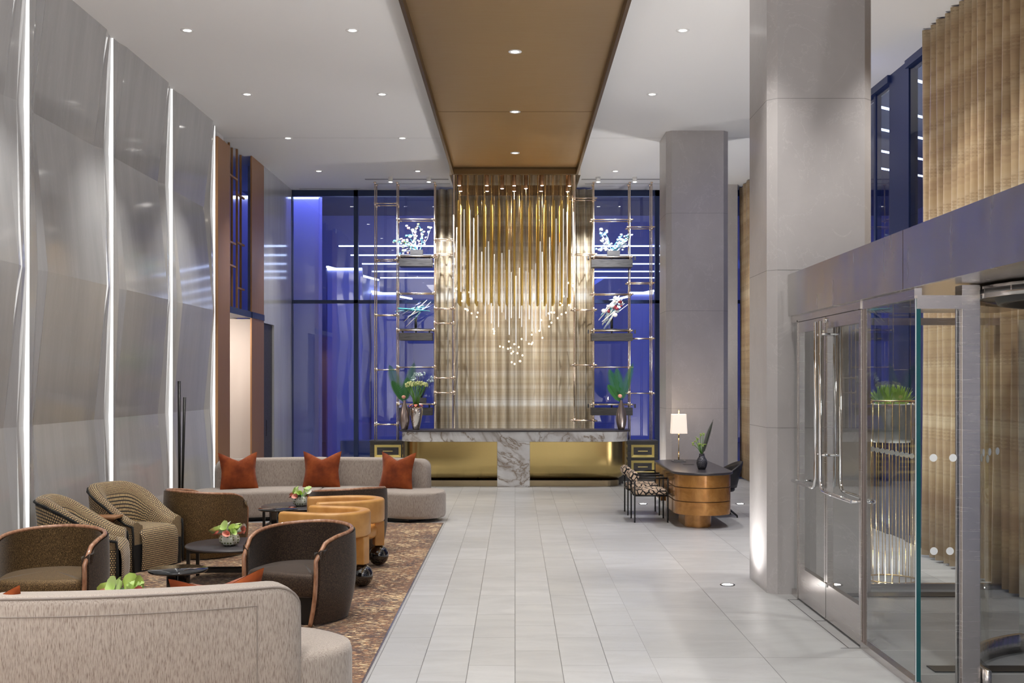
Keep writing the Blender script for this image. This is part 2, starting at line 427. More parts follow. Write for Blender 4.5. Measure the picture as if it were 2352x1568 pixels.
def fabric(name, stops, sc=(1, 1, 1), scale=60, bs=.25, rough=.85, sheen=.3, kind='Object', metal=0):
    m = mat(name, stops[0][1], rough, metal, .3, sheen=sheen)
    v = coords(m, sc, kind); n = noise(m, v, scale, 3, .6); setc(m, ramp(m, n, stops)); bump(m, n, bs, .004); return m
M['sofa'] = fabric('oatmeal_weave', [(.34, (.24, .19, .16)), (.47, (.39, .335, .29)), (.6, (.47, .41, .36))], (1, 1, .10), 240)
M['sofa_pipe'] = mat('taupe_piping', (.30, .26, .235), .8)
M['velvet'] = fabric('rust_velvet', [(.3, (.15, .024, .003)), (.5, (.25, .046, .007)), (.7, (.36, .08, .014))], (1, 1, 1), 5, .15, .8, .35)
M['brown_weave'] = fabric('bronze_brown_weave', [(.38, (.016, .010, .008)), (.52, (.05, .033, .024)), (.68, (.16, .10, .06))], (1, 1, .25), 330, .2, .55, .2, metal=.25)
M['gold_weave'] = fabric('antique_gold_weave', [(.38, (.035, .021, .009)), (.52, (.12, .072, .03)), (.68, (.40, .26, .11))], (1, 1, .3), 330, .2, .55, .2, metal=.3)
M['rim_wood'] = mat('oiled_wood_rim', (.36, .17, .095), .25, coat=.5)
v = coords(M['rim_wood'], (3, 3, 1)); setc(M['rim_wood'], ramp(M['rim_wood'], noise(M['rim_wood'], v, 12, 4), [(.3, (.25, .11, .055)), (.7, (.46, .24, .14))]))
M['tan'] = mat('tan_leather', (.62, .30, .075), .38)
v = coords(M['tan']); setc(M['tan'], ramp(M['tan'], noise(M['tan'], v, 7, 4), [(.3, (.52, .25, .062)), (.7, (.68, .36, .11))]))
M['walnut'] = mat('walnut', (.30, .14, .06), .4)
# basket-weave upholstery: small pale-gold dashes on black in horizontal rows
m = mat('dash_weave', (.4, .3, .15), .8, sheen=.2)
v = coords(m, (1, 1, 1), 'UV'); br = N(m, 'ShaderNodeTexBrick'); br.offset = .5
br.inputs['Scale'].default_value = 1; br.inputs['Brick Width'].default_value = .022; br.inputs['Row Height'].default_value = .022; br.inputs['Mortar Size'].default_value = .0042
br.inputs['Color1'].default_value = (.66, .50, .25, 1); br.inputs['Color2'].default_value = (.52, .35, .18, 1); br.inputs['Mortar'].default_value = (.025, .02, .02, 1)
L(m, v, br.inputs['Vector']); setc(m, br.outputs['Color']); bump(m, br.outputs['Fac'], -.3, .003); M['dash'] = m
M['fringe'] = mat('black_fringe', (.01, .01, .01), .9)
# vine-patterned upholstery of the metal chairs
m = mat('black_vine_on_cream', (.7, .55, .4), .8)
v = coords(m); vo = N(m, 'ShaderNodeTexVoronoi', feature='DISTANCE_TO_EDGE'); vo.inputs['Scale'].default_value = 13; L(m, v, vo.inputs['Vector'])
nz = noise(m, v, 14, 2); k = math_(m, 'SUBTRACT', vo.outputs['Distance'], math_(m, 'MULTIPLY', nz, .12))
setc(m, ramp(m, k, [(.0, (.012, .01, .01)), (.03, (.012, .01, .01)), (.045, (.74, .56, .40)), (1, (.80, .62, .45))])); M['vine'] = m
# carpet
m = mat('abstract_carpet', (.2, .12, .08), .95, sheen=.2)
v = coords(m, (1, 1, 1)); base = ramp(m, noise(m, v, 1.6, 5, .6, .6), [(.3, (.055, .036, .04)), (.45, (.12, .065, .042)), (.6, (.19, .10, .055)), (.75, (.085, .06, .068))])
d1 = noise(m, coords(m, (14, 55, 1)), 1, 2, .6); d2 = noise(m, coords(m, (17, 60, 1), rot=(0, 0, .03)), 1.3, 2, .6)
clus = noise(m, v, 3.2, 3)
k1 = math_(m, 'GREATER_THAN', math_(m, 'ADD', d1, math_(m, 'MULTIPLY', clus, .35)), .77)
k2 = math_(m, 'GREATER_THAN', d2, .58)
c = mixc(m, k2, base, (.045, .035, .045)); d3 = math_(m, 'GREATER_THAN', noise(m, coords(m, (12, 50, 1), rot=(0, 0, -.02)), 1.1, 2, .6), .585)
c = mixc(m, d3, c, (.42, .20, .085)); c = mixc(m, k1, c, (.80, .62, .36))
setc(m, c); bump(m, d1, .3, .006); M['carpet'] = m
# curtain cloth: woven horizontal bands with lattice, gold to silver
def curtain_mat(name, hi, lo, mid, sh):
    m = mat(name, mid, .5, .15, .5, sheen=.2)
    t = N(m, 'ShaderNodeTexCoord'); s = sep(m, t.outputs['UV'])
    zb = comb(m, 0.0, 0.0, s[1])
    b1 = noise(m, zb, 2.2, 2); b2 = noise(m, zb, 8, 2, .6)
    c = ramp(m, b1, [(.36, lo), (.5, mid), (.64, hi)])
    c = mixc(m, ramp(m, b2, [(.49, (0,) * 3), (.55, (.4,) * 3), (.62, (.1,) * 3)]), c, lo)
    c = mixc(m, ramp(m, noise(m, zb, 23, 2, .5), [(.60, (0,) * 3), (.66, (.35,) * 3)]), c, hi)
    w = N(m, 'ShaderNodeTexChecker'); w.inputs['Scale'].default_value = 1
    L(m, comb(m, math_(m, 'MULTIPLY', math_(m, 'ADD', s[0], s[1]), 26), math_(m, 'MULTIPLY', math_(m, 'SUBTRACT', s[0], s[1]), 26), 0.0), w.inputs[0])
    ck = math_(m, 'MULTIPLY', w.outputs['Fac'], ramp(m, noise(m, zb, 6, 2), [(.5, (0,) * 3), (.56, (.5,) * 3)]))
    c = mixc(m, ck, c, sh)
    setc(m, c); return m
M['curtain'] = curtain_mat('woven_banded_curtain', (.60, .57, .51), (.32, .245, .165), (.45, .375, .26), (.30, .22, .15))
M['curtain_side'] = curtain_mat('gold_banded_curtain', (.62, .50, .33), (.40, .27, .16), (.52, .38, .22), (.34, .23, .13))
M['gold_tube'] = mat('gold_tube', (.62, .40, .085), .5, .45)
M['ice_rod'] = mat('frosted_glass_rod', (.85, .84, .80), .3, emis=(1, .96, .9), estr=.35)
M['fernlime'] = mat('lime_fern', (.32, .46, .07), .5)
# ================================================================ the room
mb = MB(); mb.box(-1.03, 1.0, BACK, WIN, -.1, 0); struct(mb.build('floor', M['floor_small']))
mb = MB(); mb.box(1.0, RX + .2, BACK, WIN, -.1, 0); mb.box(-5.2, -1.03, 16.35, WIN, -.1, 0); mb.box(-5.2, -1.03, BACK, 16.35, -.1, -.012); mb.box(-6.4, -5.2, 18.9, 21.2, -.1, 0)
struct(mb.build('floor', M['floor_big']))
# carpet with a thin steel edge
mb = MB(); mb.box(-4.84, -1.045, BACK, 16.35, -.012, .006); tag(mb.build('carpet', M['carpet']), 'brown and gold flecked carpet covering the seating area floor', 'carpet')
mb = MB(); mb.box(-1.045, -1.03, BACK, 16.35, -.012, .004); struct(mb.build('trim_1', M['steel']))
# ceiling with slots
mb = MB(); mb.box(-6.6, RX + .25, BACK, 23.6, CEIL, CEIL + .15); mb.box(-6.6, RX + .25, 23.6, WIN + .1, CEIL, CEIL + .15)
struct(mb.build('ceiling', M['ceiling']))
mb = MB()
mb.box(-5, -1.15, 19.097, 19.103, CEIL - .001, CEIL); mb.box(1.15, 5, 19.097, 19.103, CEIL - .001, CEIL)
struct(mb.build('trim_2', mat('ceiling_joint', (.4, .4, .4), .6)))
mb = MB()
for (a, b) in ((-3.05, -1.35), (1.35, 3.15)):
    mb.box(a, b, 22.95, 23.05, CEIL - .004, CEIL + .0); mb.box(a + .1, b, 23.5, 23.53, CEIL - .004, CEIL)
mb.box(-4.6, -3.3, 24.12, 24.16, CEIL - .004, CEIL)
struct(mb.build('trim_3', mat('diffuser_slot', (.30, .30, .30), .6)))
# rear wall behind the camera
mb = MB(); mb.box(-6, RX + .2, BACK - .15, BACK, 0, CEIL); struct(mb.build('wall_back', M['plain_wall']))

# -- left wall: folded polished stone bays with light slots between them
BAYS = [BACK, -.49, 1.85, 4.19, 6.53, 8.87, 11.21, 13.55, 15.9, 18.2]
ROWS = [(0, 0), (1.60, 1), (3.17, 0), (4.79, 1), (CEIL, 0)]
def bay(y0, y1):
    w = y1 - y0; ss = [0.0, .075, .15, .85, .93, 1.0]
    def xo(s, k):
        # offset from the wall plane; k=1 marks the folds that sink back
        if s == 0: return .012
        if s == .075: return .02 if k == 0 else -.04
        if s == .15: return .05 if k == 0 else -.10
        if s == .85: return .06 if k == 0 else -.09
        if s == .93: return .012 if k == 0 else -.045
        return -.008 if k == 0 else -.04
    mb = MB(); vs = []; fs = []
    for z, k in ROWS:
        for s in ss: vs.append((LX + xo(s, k), y0 + s * w, z))
    n = len(ss)
    for i in range(len(ROWS) - 1):
        for j in range(n - 1): fs.append((i * n + j, i * n + j + 1, (i + 1) * n + j + 1, (i + 1) * n + j))
    nb = len(vs)
    for z, k in ROWS:
        for s in ss: vs.append((LX - .25, y0 + s * w, z))
    for i in range(len(ROWS) - 1):
        for j in range(n - 1): fs.append((nb + i * n + j, nb + (i + 1) * n + j, nb + (i + 1) * n + j + 1, nb + i * n + j + 1))
        for j in (0, n - 1): fs.append((i * n + j, (i + 1) * n + j, nb + (i + 1) * n + j, nb + i * n + j))
    for j in range(n - 1):
        fs.append((j, j + 1, nb + j + 1, nb + j)); q = (len(ROWS) - 1) * n; fs.append((q + j, q + j + 1, nb + q + j + 1, nb + q + j))
    mb.add(vs, fs); return struct(mb.build('wall_left', M['wall_stone']))
for a, b in zip(BAYS[:-1], BAYS[1:]): bay(a, b)
for i, y in enumerate(BAYS[1:]):
    mb = MB(); vs = []; m = len(ROWS)
    last = i == len(BAYS) - 2
    for z, k in ROWS: vs.append((LX - .06, y - .002, z))
    for z, k in ROWS: vs.append((LX + (.011 if not last else -.0), y - .002, z))
    for z, k in ROWS: vs.append((LX - .06, y - .012, z))
    for z, k in ROWS: vs.append((LX + (.011 if not last else -.0), y - .012, z))
    fs = []
    for j in range(m - 1): fs += [(j, j + 1, m + j + 1, m + j), (2 * m + j, 3 * m + j, 3 * m + j + 1, 2 * m + j + 1), (m + j, m + j + 1, 3 * m + j + 1, 3 * m + j), (j, 2 * m + j, 2 * m + j + 1, j + 1)]
    mb.add(vs, fs); o = mb.build('light_slot', M['led_white'])
    names = {6: 'glowing vertical light line in the stone wall, nearest the camera', 7: 'glowing vertical light line in the stone wall behind the striped armchairs', 8: 'glowing vertical light line in the stone wall beside the black poles', 9: 'thin glowing light line where the stone wall meets the bronze pilaster'}
    tag(o, names.get(i + 1, 'glowing vertical light line in the stone wall outside the picture'), 'light', None if i + 1 in names else 'wall light lines nearer than the picture')
# -- bronze portal and the rest of the left wall
LB = -4.79
mb = MB(); mb.box(-5.15, LB, 18.26, 19.02, 0, 6.0); o = mb.build('trim_4', M['bronze'], bevel=.004); struct(o)
mb = MB(); mb.box(LB - .03, LB, 20.6, 21.6, 0, CEIL); struct(mb.build('trim_5', M['bronze'], bevel=.004))
mb = MB(); mb.box(-5.15, LB, 19.02, 20.6, 3.2, 3.31); mb.box(LB - .001, LB + .012, 20.6, 21.6, 3.2, 3.31); struct(mb.build('trim_6', M['mullion']))
mb = MB(); mb.box(-5.15, -4.9, 18.26, 19.02, 6.0, CEIL); struct(mb.build('trim_9', M['ceiling']))
# bronze lattice screen above the opening
t = thing('lattice_screen', 'bronze rod lattice screen above the doorway in the left wall', 'screen', (LB - .12, 19.8, 3.31))
for k, y in enumerate((19.3, 19.42, 19.86, 19.98, 20.5)):
    mb = MB(); mb.bar((.0 if k % 2 else -.06, y - 19.8, 0), (.0 if k % 2 else -.06, y - 19.8, CEIL - 3.32), .035); mb.build('upright', M['bronze'], t)
for (ya, yb, z) in ((19.05, 19.3, 4.95), (19.05, 19.3, 3.75), (19.42, 19.86, 4.45), (19.42, 19.86, 4.05), (19.98, 20.5, 5.35), (19.98, 20.5, 4.5), (19.98, 20.5, 3.7), (19.05, 19.3, 5.8), (19.3, 19.98, 5.6)):
    mb = MB(); mb.bar((.0, ya - 19.8, z - 3.31), (.0, yb - 19.8, z - 3.31), .032); mb.build('crossbar', M['bronze'], t)
mb = MB(); mb.box(-.35, -.3, -.75, .78, .0, CEIL - 3.32); mb.build('back_panel', M['bronze_dark'], t)
# corridor behind the opening
mb = MB()
fx = lambda u, v: (-6.5 + u * 1.66, 20.95 + .02 * math.sin(v * 9) * (1 if u > .35 else -1) + (.03 if u > .72 else 0), v * 3.2)
mb.grid(fx, 14, 24); mb.box(-6.5, -4.83, 21.0, 21.1, 0, 3.2); struct(mb.build('wall_corridor', mat('warm_plaster', (.66, .58, .52), .5)))
mb = MB(); mb.box(-6.55, -6.45, 18.3, 21, 0, 3.2); mb.box(-6.5, -5.17, 18.2, 18.3, 0, 3.2); mb.box(-6.5, -5.16, 18.3, 21, 3.2, 3.3); struct(mb.build('wall_corridor', M['plain_wall']))
mb = MB(); mb.box(-5.1, LB, 22.5, WIN, 0, CEIL); mb.box(-5.1, LB, 21.6, 22.5, 3.16, CEIL); struct(mb.build('wall_left', M['wall_stone']))
mb = MB(); mb.box(-5.1, LB - .04, 21.6, 22.5, 0, 3.15); d = mb.build('door_1', M['black_wood']); struct(d)
mb = MB(); mb.tube([(LB + .01, 21.72, 1.0), (LB + .02, 21.72, 1.0), (LB + .02, 21.72, 1.3), (LB + .01, 21.72, 1.3)], .008, 6); mb.build('door_handle', M['black'], d)

# -- columns
def column(name, x0, x1, y0, y1, m1, lab=None):
    c = .085
    out = [(x0 + c, y0), (x1 - c, y0), (x1, y0 + c), (x1, y1 - c), (x1 - c, y1), (x0 + c, y1), (x0, y1 - c), (x0, y0 + c)]
    mb = MB(); mb.prism(out, 0, CEIL); o = mb.build(name, m1); struct(o)
    # joints of the stone cladding
    return o
def joints(zs, x0, x1, y0, y1):
    c = .085; mb = MB(); e = .0006
    for z in zs:
        out = [(x0 + c, y0 - e), (x1 - c, y0 - e), (x1 + e, y0 + c), (x1 + e, y1 - c), (x1 - c, y1 + e), (x0 + c, y1 + e), (x0 - e, y1 - c), (x0 - e, y0 + c)]
        mb.prism(out, z - .0025, z + .0025)
    struct(mb.build('trim_7', mat('stone_joint', (.26, .25, .24), .6)))
column('wall_column', 2.44, 3.45, 10.89, 11.86, M['col_stone']); joints((4.77, 3.12, 1.6), 2.44, 3.45, 10.89, 11.86)
column('wall_column', 2.48, 3.50, 18.53, 19.5, M['col_stone']); joints((4.8, 3.2, 1.6), 2.48, 3.50, 18.53, 19.5)
mb = MB(); mb.box(3.7, 4.64, 23.6, 24.3, 0, CEIL); struct(mb.build('wall_column', M['col_stone']))

# -- window wall at the far end
def pane(name, x0, x1, z0, z1, parent): 
    mb = MB(); mb.add([(x0, 0, z0), (x1, 0, z0), (x1, 0, z1), (x0, 0, z1)], [(0, 1, 2, 3)]); return mb.build(name, M['glass'], parent)
VX = [-4.82, X(818, WIN), -1.25, 1.28, X(1509, WIN), 4.9]
k = 1
for a, b in zip(VX[:-1], VX[1:]):
    w = struct(empty('window_%d' % k, ((a + b) / 2, WIN, 0))); k += 1
    mb = MB(); h = (b - a) / 2
    mb.box(-h, -h + .045, -.05, .09, 0, CEIL); mb.box(h - .045, h, -.05, .09, 0, CEIL); mb.box(-h, h, -.05, .09, 3.72, 3.79); mb.box(-h, h, -.05, .09, 0, .08); mb.box(-h, h, -.05, .09, CEIL - .13, CEIL)
    mb.build('window_frame', M['mullion'], w)
    pane('glass', -h + .04, h - .04, .08, 3.72, w); pane('glass', -h + .04, h - .04, 3.79, CEIL - .13, w)
# -- right-hand window wall
ys = [BACK, -1, 2, 4, 6.2, 8.85, 11, 13.47, 13.79, 14.5, 15.17, 15.83, 17.6, 19.4, 21.2, 23.0, WIN]
for a, b in zip(ys[:-1], ys[1:]):
    w = struct(empty('window_%d' % k, (RX, (a + b) / 2, 0))); k += 1; h = (b - a) / 2
    solid = (a, b) in ((13.47, 13.79), (14.5, 15.17))
    mb = MB()
    if solid: mb.box(-.012, .12, -h, h, 0, CEIL); mb.build('window_frame', M['mullion'], w); continue
    mb.box(-.012, .07, -h, -h + .04, 0, CEIL); mb.box(-.012, .07, h - .04, h, 0, CEIL)
    if (a, b) != (6.2, 8.85): mb.box(-.05, .1, -h, h, 0, .08)
    mb.box(-.05, .1, -h, h, CEIL - .1, CEIL)
    mb.build('window_frame', M['mullion'], w)
    z0 = 3.1 if (a, b) == (6.2, 8.85) else .08
    mb = MB(); mb.add([(0, -h, z0), (0, h, z0), (0, h, CEIL - .1), (0, -h, CEIL - .1)], [(0, 1, 2, 3)]); mb.build('glass', M['glass'], w)

# ================================================================ outside
mb = MB(); mb.box(-14, 16, WIN + .1, 44, -.12, -.02); mb.box(RX + .25, 16, BACK, WIN + .1, -.12, -.02); struct(mb.build('floor_plaza', M['ext_ground']))
mb = MB(); mb.box(-14, 16, 38, 38.3, 0, 9); mb.box(-8.2, -8, WIN + .1, 38, 0, 9); mb.box(13, 13.2, BACK, 38, 0, 9); struct(mb.build('wall_plaza', M['ext_blue']))
mb = MB(); mb.box(-14, 16, WIN + .15, 44, 7.6, 7.8); mb.box(RX + .3, 16, BACK, WIN + .15, 7.6, 7.8); struct(mb.build('ceiling_plaza', M['ext_dark']))
for i, y in enumerate([27.6, 29.6, 31.8, 34.0, 36.1]):
    mb = MB(); mb.box(-4.3, 4.6, y, y + .03, 5.33, 5.36)
    o = mb.build('light_line', M['led_blue']); tag(o, ['highest', 'second highest', 'third', 'fourth', 'lowest'][i] + ' thin white light line crossing the dark night window behind the desk', 'light', 'light lines outside the far window')
for i, yy in enumerate([16.7, 18.1, 20.5, 22.3, 24.4, 26.4]):
    xx = .325 * yy; mb = MB(); mb.bar((xx - .15, yy - .11, 7.0), (xx + 2.6, yy + 1.95, 7.0), .035)
    tag(mb.build('light_line', M['led_blue']), ['highest', 'second highest', 'third', 'fourth', 'fifth', 'lowest'][i] + ' slanting white light line seen through the narrow windows right of the near column', 'light', 'light lines outside the side window')
# blue lit fins, each with a light strip along its top
def fin(x0, x1, y0, y1, ztop, lab, side):
    t = thing('plaza_screen', lab, 'wall panel', ((x0 + x1) / 2, y0, 0)); cx = (x0 + x1) / 2
    mb = MB(); mb.box(x0 - cx, x1 - cx, 0, .2, -.02, ztop); 
    mb.bar(((x1 if side < 0 else x0) - cx, .1, ztop / 2), ((x1 if side < 0 else x0) - cx + side * .9, y1 - y0, ztop / 2), .12, ztop + .02)
    mb.build('panel', M['ext_blue'], t)
    mb = MB(); mb.box(x0 - cx, x1 - cx, -.04, 0, ztop - .04, ztop + .02); mb.bar(((x1 if side < 0 else x0) - cx, 0, ztop + .05), ((x1 if side < 0 else x0) - cx + side * .9, y1 - y0, ztop + .05), .07, .05)
    mb.build('light_strip', M['led_blue'], t); return t
fin(-6.4, X(732, 25.6), 25.6, 30.4, Z(452, 25.6), 'tall blue lit panel with slanting light strip outside the left window', -1)
fin(X(752, 31), X(832, 31), 31, 35, Z(617, 31), 'lower blue lit panel with light strip just left of the tall rod rack', 1)
fin(X(855, 34), X(917, 34), 34, 37, Z(673, 34), 'smallest blue lit panel seen behind the left rod rack', 1)
fin(X(1448, 31), X(1500, 31), 31, 35, Z(672, 31), 'blue lit panel with light strip behind the right rod rack', -1)
mb = MB(); mb.box(-4.2, -1.8, 27.2, 27.7, -.02, .62); tag(mb.build('planter_bench', M['ext_dark'], bevel=.01), 'long low dark bench standing outside the left window', 'bench')

# ================================================================ ceiling feature panel
PZ = 5.90
t = thing('ceiling_panel', 'long bronze ceiling canopy running towards the reception desk', 'ceiling panel', (0, 8.2, 5.79))
mb = MB(); mb.box(-1.105, 1.105, -12.2, 12.2, .11, .2); mb.build('sheet', M['bronze_ceiling'], t)
mb = MB(); mb.box(-1.145, -1.105, -12.2, 12.3, 0, .36); mb.box(1.105, 1.145, -12.2, 12.3, 0, .36); mb.box(-1.145, 1.145, 12.26, 12.32, 0, .36); mb.build('edge_frame', M['bronze_edge'], t)
mb = MB()
for y in (7.98, 2, -4): mb.box(-1.1, 1.1, y - .004, y + .004, .107, .11)
mb.build('joint', M['bronze_edge'], t)

# downlights
rn = {4: 'fifth', 5: 'nearest visible', 6: 'second', 7: 'third', 8: 'farthest'}
cn = ['outer left', 'inner left', 'bronze canopy', 'right', 'added far right']
proto = None
for (x, y, r, c) in DOWN:
    z = 5.90 if c == 2 else CEIL
    if proto is None:
        proto = empty('downlight'); mb = MB(); mb.lathe([(.046, 0), (.046, -.006), (.078, -.006), (.078, 0)], n=24, caps=False); mb.build('trim_ring', M['ceiling'], proto)
        mb = MB(); mb.lathe([(.0, -.003), (.046, -.003)], n=24, caps=False); mb.build('lens', M['led'], proto); o = proto
    else: o = copy_tree(proto)
    o.location = (x, y, z)
    if r >= 5:
        o['label'] = ('round ceiling downlight in the %s row, %s one' % (rn[r], cn[c])) if c != 2 else 'round downlight in the bronze canopy, %s one' % {5: 'nearest', 6: 'middle', 7: 'farthest'}[r]
    else: o['label'] = 'round ceiling downlight outside the picture above the camera'
    o['category'] = 'light'; o['group'] = 'recessed ceiling downlights' if r >= 5 else 'downlights outside the picture'
# surface spotlights near the curtain
for i, (px, tx) in enumerate(((897, -2.0), (985, -1.6), (1374, 1.6), (1458, 2.0))):
    x = X(px, 22.75); o = thing('ceiling_spotlight', 'small white cylinder spotlight on the ceiling, ' + ['leftmost', 'left of the bronze canopy', 'right of the bronze canopy', 'rightmost'][i] + ' of four', 'light', (x, 22.75, CEIL), 0, 'cylinder spotlights before the window')
    mb = MB(); mb.cyl((0, 0, 0), (0, 0, -.1), .045); mb.build('housing', M['ceiling'], o)
    mb = MB(); mb.lathe([(0, -.102), (.038, -.102)], n=16); mb.build('lens', M['led'], o)
    spot((x, 22.75, CEIL - .13), (1.5 if px > 1183 else -1.5, 24.0, 3.4), 700, 62, .9, (.90, .94, 1), .03)
# floor uplights
for i, (px, py) in enumerate(((1671, 1343), (1477, 1157), (1700, 1157), (2030, 1343))):
    D = 5330 / (py - 875); x = X(px, D)
    o = thing('floor_uplight', ['round uplight set in the floor left of the near column', 'small floor uplight behind the metal chairs', 'small floor uplight behind the desk chair', 'floor uplight below the brass planter stand behind glass'][i], 'light', (x, D, 0), 0, 'floor uplights beside the columns')
    mb = MB(); mb.lathe([(.075, .0), (.075, .006), (.055, .006), (.055, .0)], n=24, caps=False); mb.build('trim_ring', M['black'], o)
    mb = MB(); mb.lathe([(0, .004), (.055, .004)], n=24); mb.build('lens', M['led'], o)
    if i != 3:
        tx = {0: 2.44, 1: 2.48, 2: 3.5}[i]
        spot((x, D, .03), (tx + (.02 if i < 2 else -.02), D + (.0 if i == 0 else .1), 3.2), 34, 34, .8, (1, .98, .95), .03)

# -- curtains
def curtain(name, length, h, fold, amp, m, fn, parent=None, seed=1, nu=None):
    rnd = random.Random(seed); ph = [rnd.uniform(0, 6.28) for _ in range(6)]
    def off(s, v):
        a = amp * (.75 + .25 * math.sin(s * 1.7 + ph[0])); w = s * 2 * PI / fold + .7 * math.sin(s * 2.3 + ph[1]) + .35 * math.sin(s * 5.1 + ph[2])
        return a * math.sin(w) + amp * .3 * math.sin(2 * w + ph[3] + v * .8) * (1 - .3 * v) + .012 * math.sin(w * .5 + v * 5 + ph[4])
    nu = nu or int(length / fold * 12)
    mb = MB(); mb.grid(lambda u, v: fn(u * length, off(u * length, v), v * h), nu, 10, lambda u, v: (u * length * 1.25, v * h))
    o = mb.build(name, m, parent, recalc=False); s = o.modifiers.new('thick', 'SOLIDIFY'); s.thickness = .006; return o
x0, x1 = X(1000, 23.95), X(1363, 23.95)
def seg(a, b, y, seed, lab, fold=.30, amp=.055):
    o = curtain('curtain', b - a, CEIL - .07, fold, amp * 1.45, M['curtain'], lambda s, d, z: (a + s, y + d, z + .02), None, seed); tag(o, lab, 'curtain')
seg(x0, X(1040, 23.95), 23.93, 3, 'narrow silvery curtain strip at the left edge of the patterned drape', .17)
seg(X(1040, 23.95), X(1325, 23.95), 23.99, 4, 'wide pleated patterned curtain hanging behind the reception desk', .19, .048)
seg(X(1325, 23.95), x1, 23.93, 5, 'narrow silvery curtain strip at the right edge of the patterned drape', .17)
o = curtain('curtain', 4.35, CEIL - .05, .2, .085, M['curtain_side'], lambda s, d, z: (4.83 + d, 8.85 + s, z + .03), None, 6, 360); tag(o, 'tall gold banded curtain along the right window wall above the entrance', 'curtain')
o = curtain('curtain', 1.5, CEIL - .05, .2, .07, M['curtain_side'], lambda s, d, z: (4.8 + d, 22.5 + s, z + .03), None, 7); tag(o, 'dark folded curtain in the far right corner behind the columns', 'curtain')
# ================================================================ seating area
def sofa():
    t = empty('curved_sofa'); R = 3.3; SH = 2.8
    def mp(th, r, z): return (r * math.sin(th), SH - r * math.cos(th), z)
    for sg in (-1, 1):
        # seat
        a1 = math.radians(39.3); rings = []
        ths = [.004 + (a1 - .16 - .004) * k / 14 for k in range(15)]
        e = .26
        ths = [.0035, .008] + [.02 + (a1 - .02 - .17) * k / 12 for k in range(13)] + [a1 - .17 + .17 * math.sin(PI / 2 * k / 9) for k in range(1, 10)]
        for i, th in enumerate(ths):
            q = max(0, (th - (a1 - .17)) / .17); s = math.sqrt(max(0, 1 - q ** 2.6)) if q > 0 else 1
            s = max(s, .03); mid = 2.8; hw = .43 * s + .01
            ins = .012 if i == 0 else 0
            rr = rrect(mid - hw, mid + hw, .05 + ins, .44 - ins - (.03 * (1 - s)), .06, 5)
            rings.append([mp(sg * th, r, z) for r, z in rr])
        mb = MB(); mb.rings(rings); mb.build('seat', M['sofa'], t)
        mb = MB()
        mb.rings([[mp(sg * (.004 + (a1 - .1) * k / 12), r, z) for r, z in rrect(2.45, 3.15, 0.0, .06, .01, 1)] for k in range(13)]); mb.build('plinth', M['black'], t)
        # back
        a2 = math.radians(30.3); e = .055
        ths = [.0035, .008] + [.02 + (a2 - .02 - e) * k / 12 for k in range(13)] + [a2 - e + e * math.sin(PI / 2 * k / 8) for k in range(1, 9)]
        rings = []; top = []
        for i, th in enumerate(ths):
            q = max(0, (th - (a2 - e)) / e); s = math.sqrt(max(0, 1 - q * q)) if q > 0 else 1
            ins = .012 if i == 0 else (.004 if i == 1 else 0)
            zt = .87 - .17 * (1 - s) - ins; zb = .16 + .06 * (1 - s); T = .11 * max(.35, s ** .5)
            rr = rrect(3.19 - T, 3.19 + T, zb, zt, .055, 5); rings.append([mp(sg * th, r, z) for r, z in rr]); top.append(mp(sg * th, 3.19 + T - .012, zt - .012))
        top += [mp(sg * (a2 + .0005), 3.215, z) for z in (.66, .6, .5, .4, .3, .24)]
        mb = MB(); mb.rings(rings); mb.build('backrest', M['sofa'], t)
        mb = MB(); mb.tube(top, .007, 6); mb.build('piping', M['sofa_pipe'], t)
        mb = MB(); st = [mp(sg * (.015 + (a2 - .1) * k / 20), 3.302, .76) for k in range(21)] + [mp(sg * (a2 - .085), 3.302, z) for z in (.7, .5, .3, .12)]
        mb.tube(st, .0025, 4); mb.build('stitching', M['sofa_pipe'], t)
    return t
s1 = sofa(); s1.location = (-2.89, 6.64, 0); tag(s1, 'curved oatmeal sofa in the foreground seen from behind', 'sofa')
s2 = clone(s1, 'long curved oatmeal sofa at the far end of the carpet facing the camera', (-2.90, 17.1, 0), PI)

def pillow_mesh(w=.5):
    mb = MB(); n = 18
    def f(sgn):
        def g(u, v):
            a = 2 * u - 1; b = 2 * v - 1
            k = 1 + .10 * (abs(a * b)) ** 2 - .05 * (1 - abs(a)) * abs(b) ** 3 - .05 * (1 - abs(b)) * abs(a) ** 3
            x = a * w / 2 * k; z = b * w / 2 * k
            if b > 0: z -= .10 * max(0, 1 - abs(a)) ** 1.3 * b ** 3 * (w / .5); 
            th = .085 * (max(0, 1 - abs(a) ** 2.4) * max(0, 1 - abs(b) ** 2.4)) ** .55
            th *= 1 - .45 * math.exp(-(a / .10) ** 2) * max(0, b) ** 2
            th += .006 * math.sin(9 * a + 4 * b) * (1 - abs(a)) * (1 - abs(b))
            return (x, sgn * (th + .002), z + w / 2)
        return g
    mb.grid(f(1), n, n); mb.grid(f(-1), n, n); return mb
def pillow(label, loc, rz, tilt, w=.5, roll=0):
    o = pillow_mesh(w).build('cushion', M['velvet']); o.location = loc; o.rotation_euler = (tilt, roll, rz); o.data.polygons.foreach_set('use_smooth', [True] * len(o.data.polygons)); return tag(o, label, 'cushion', 'rust velvet cushions')
P_SO = lambda cx, cy, ang, r: (cx + r * math.sin(math.radians(ang)), cy + r * math.cos(math.radians(ang)))
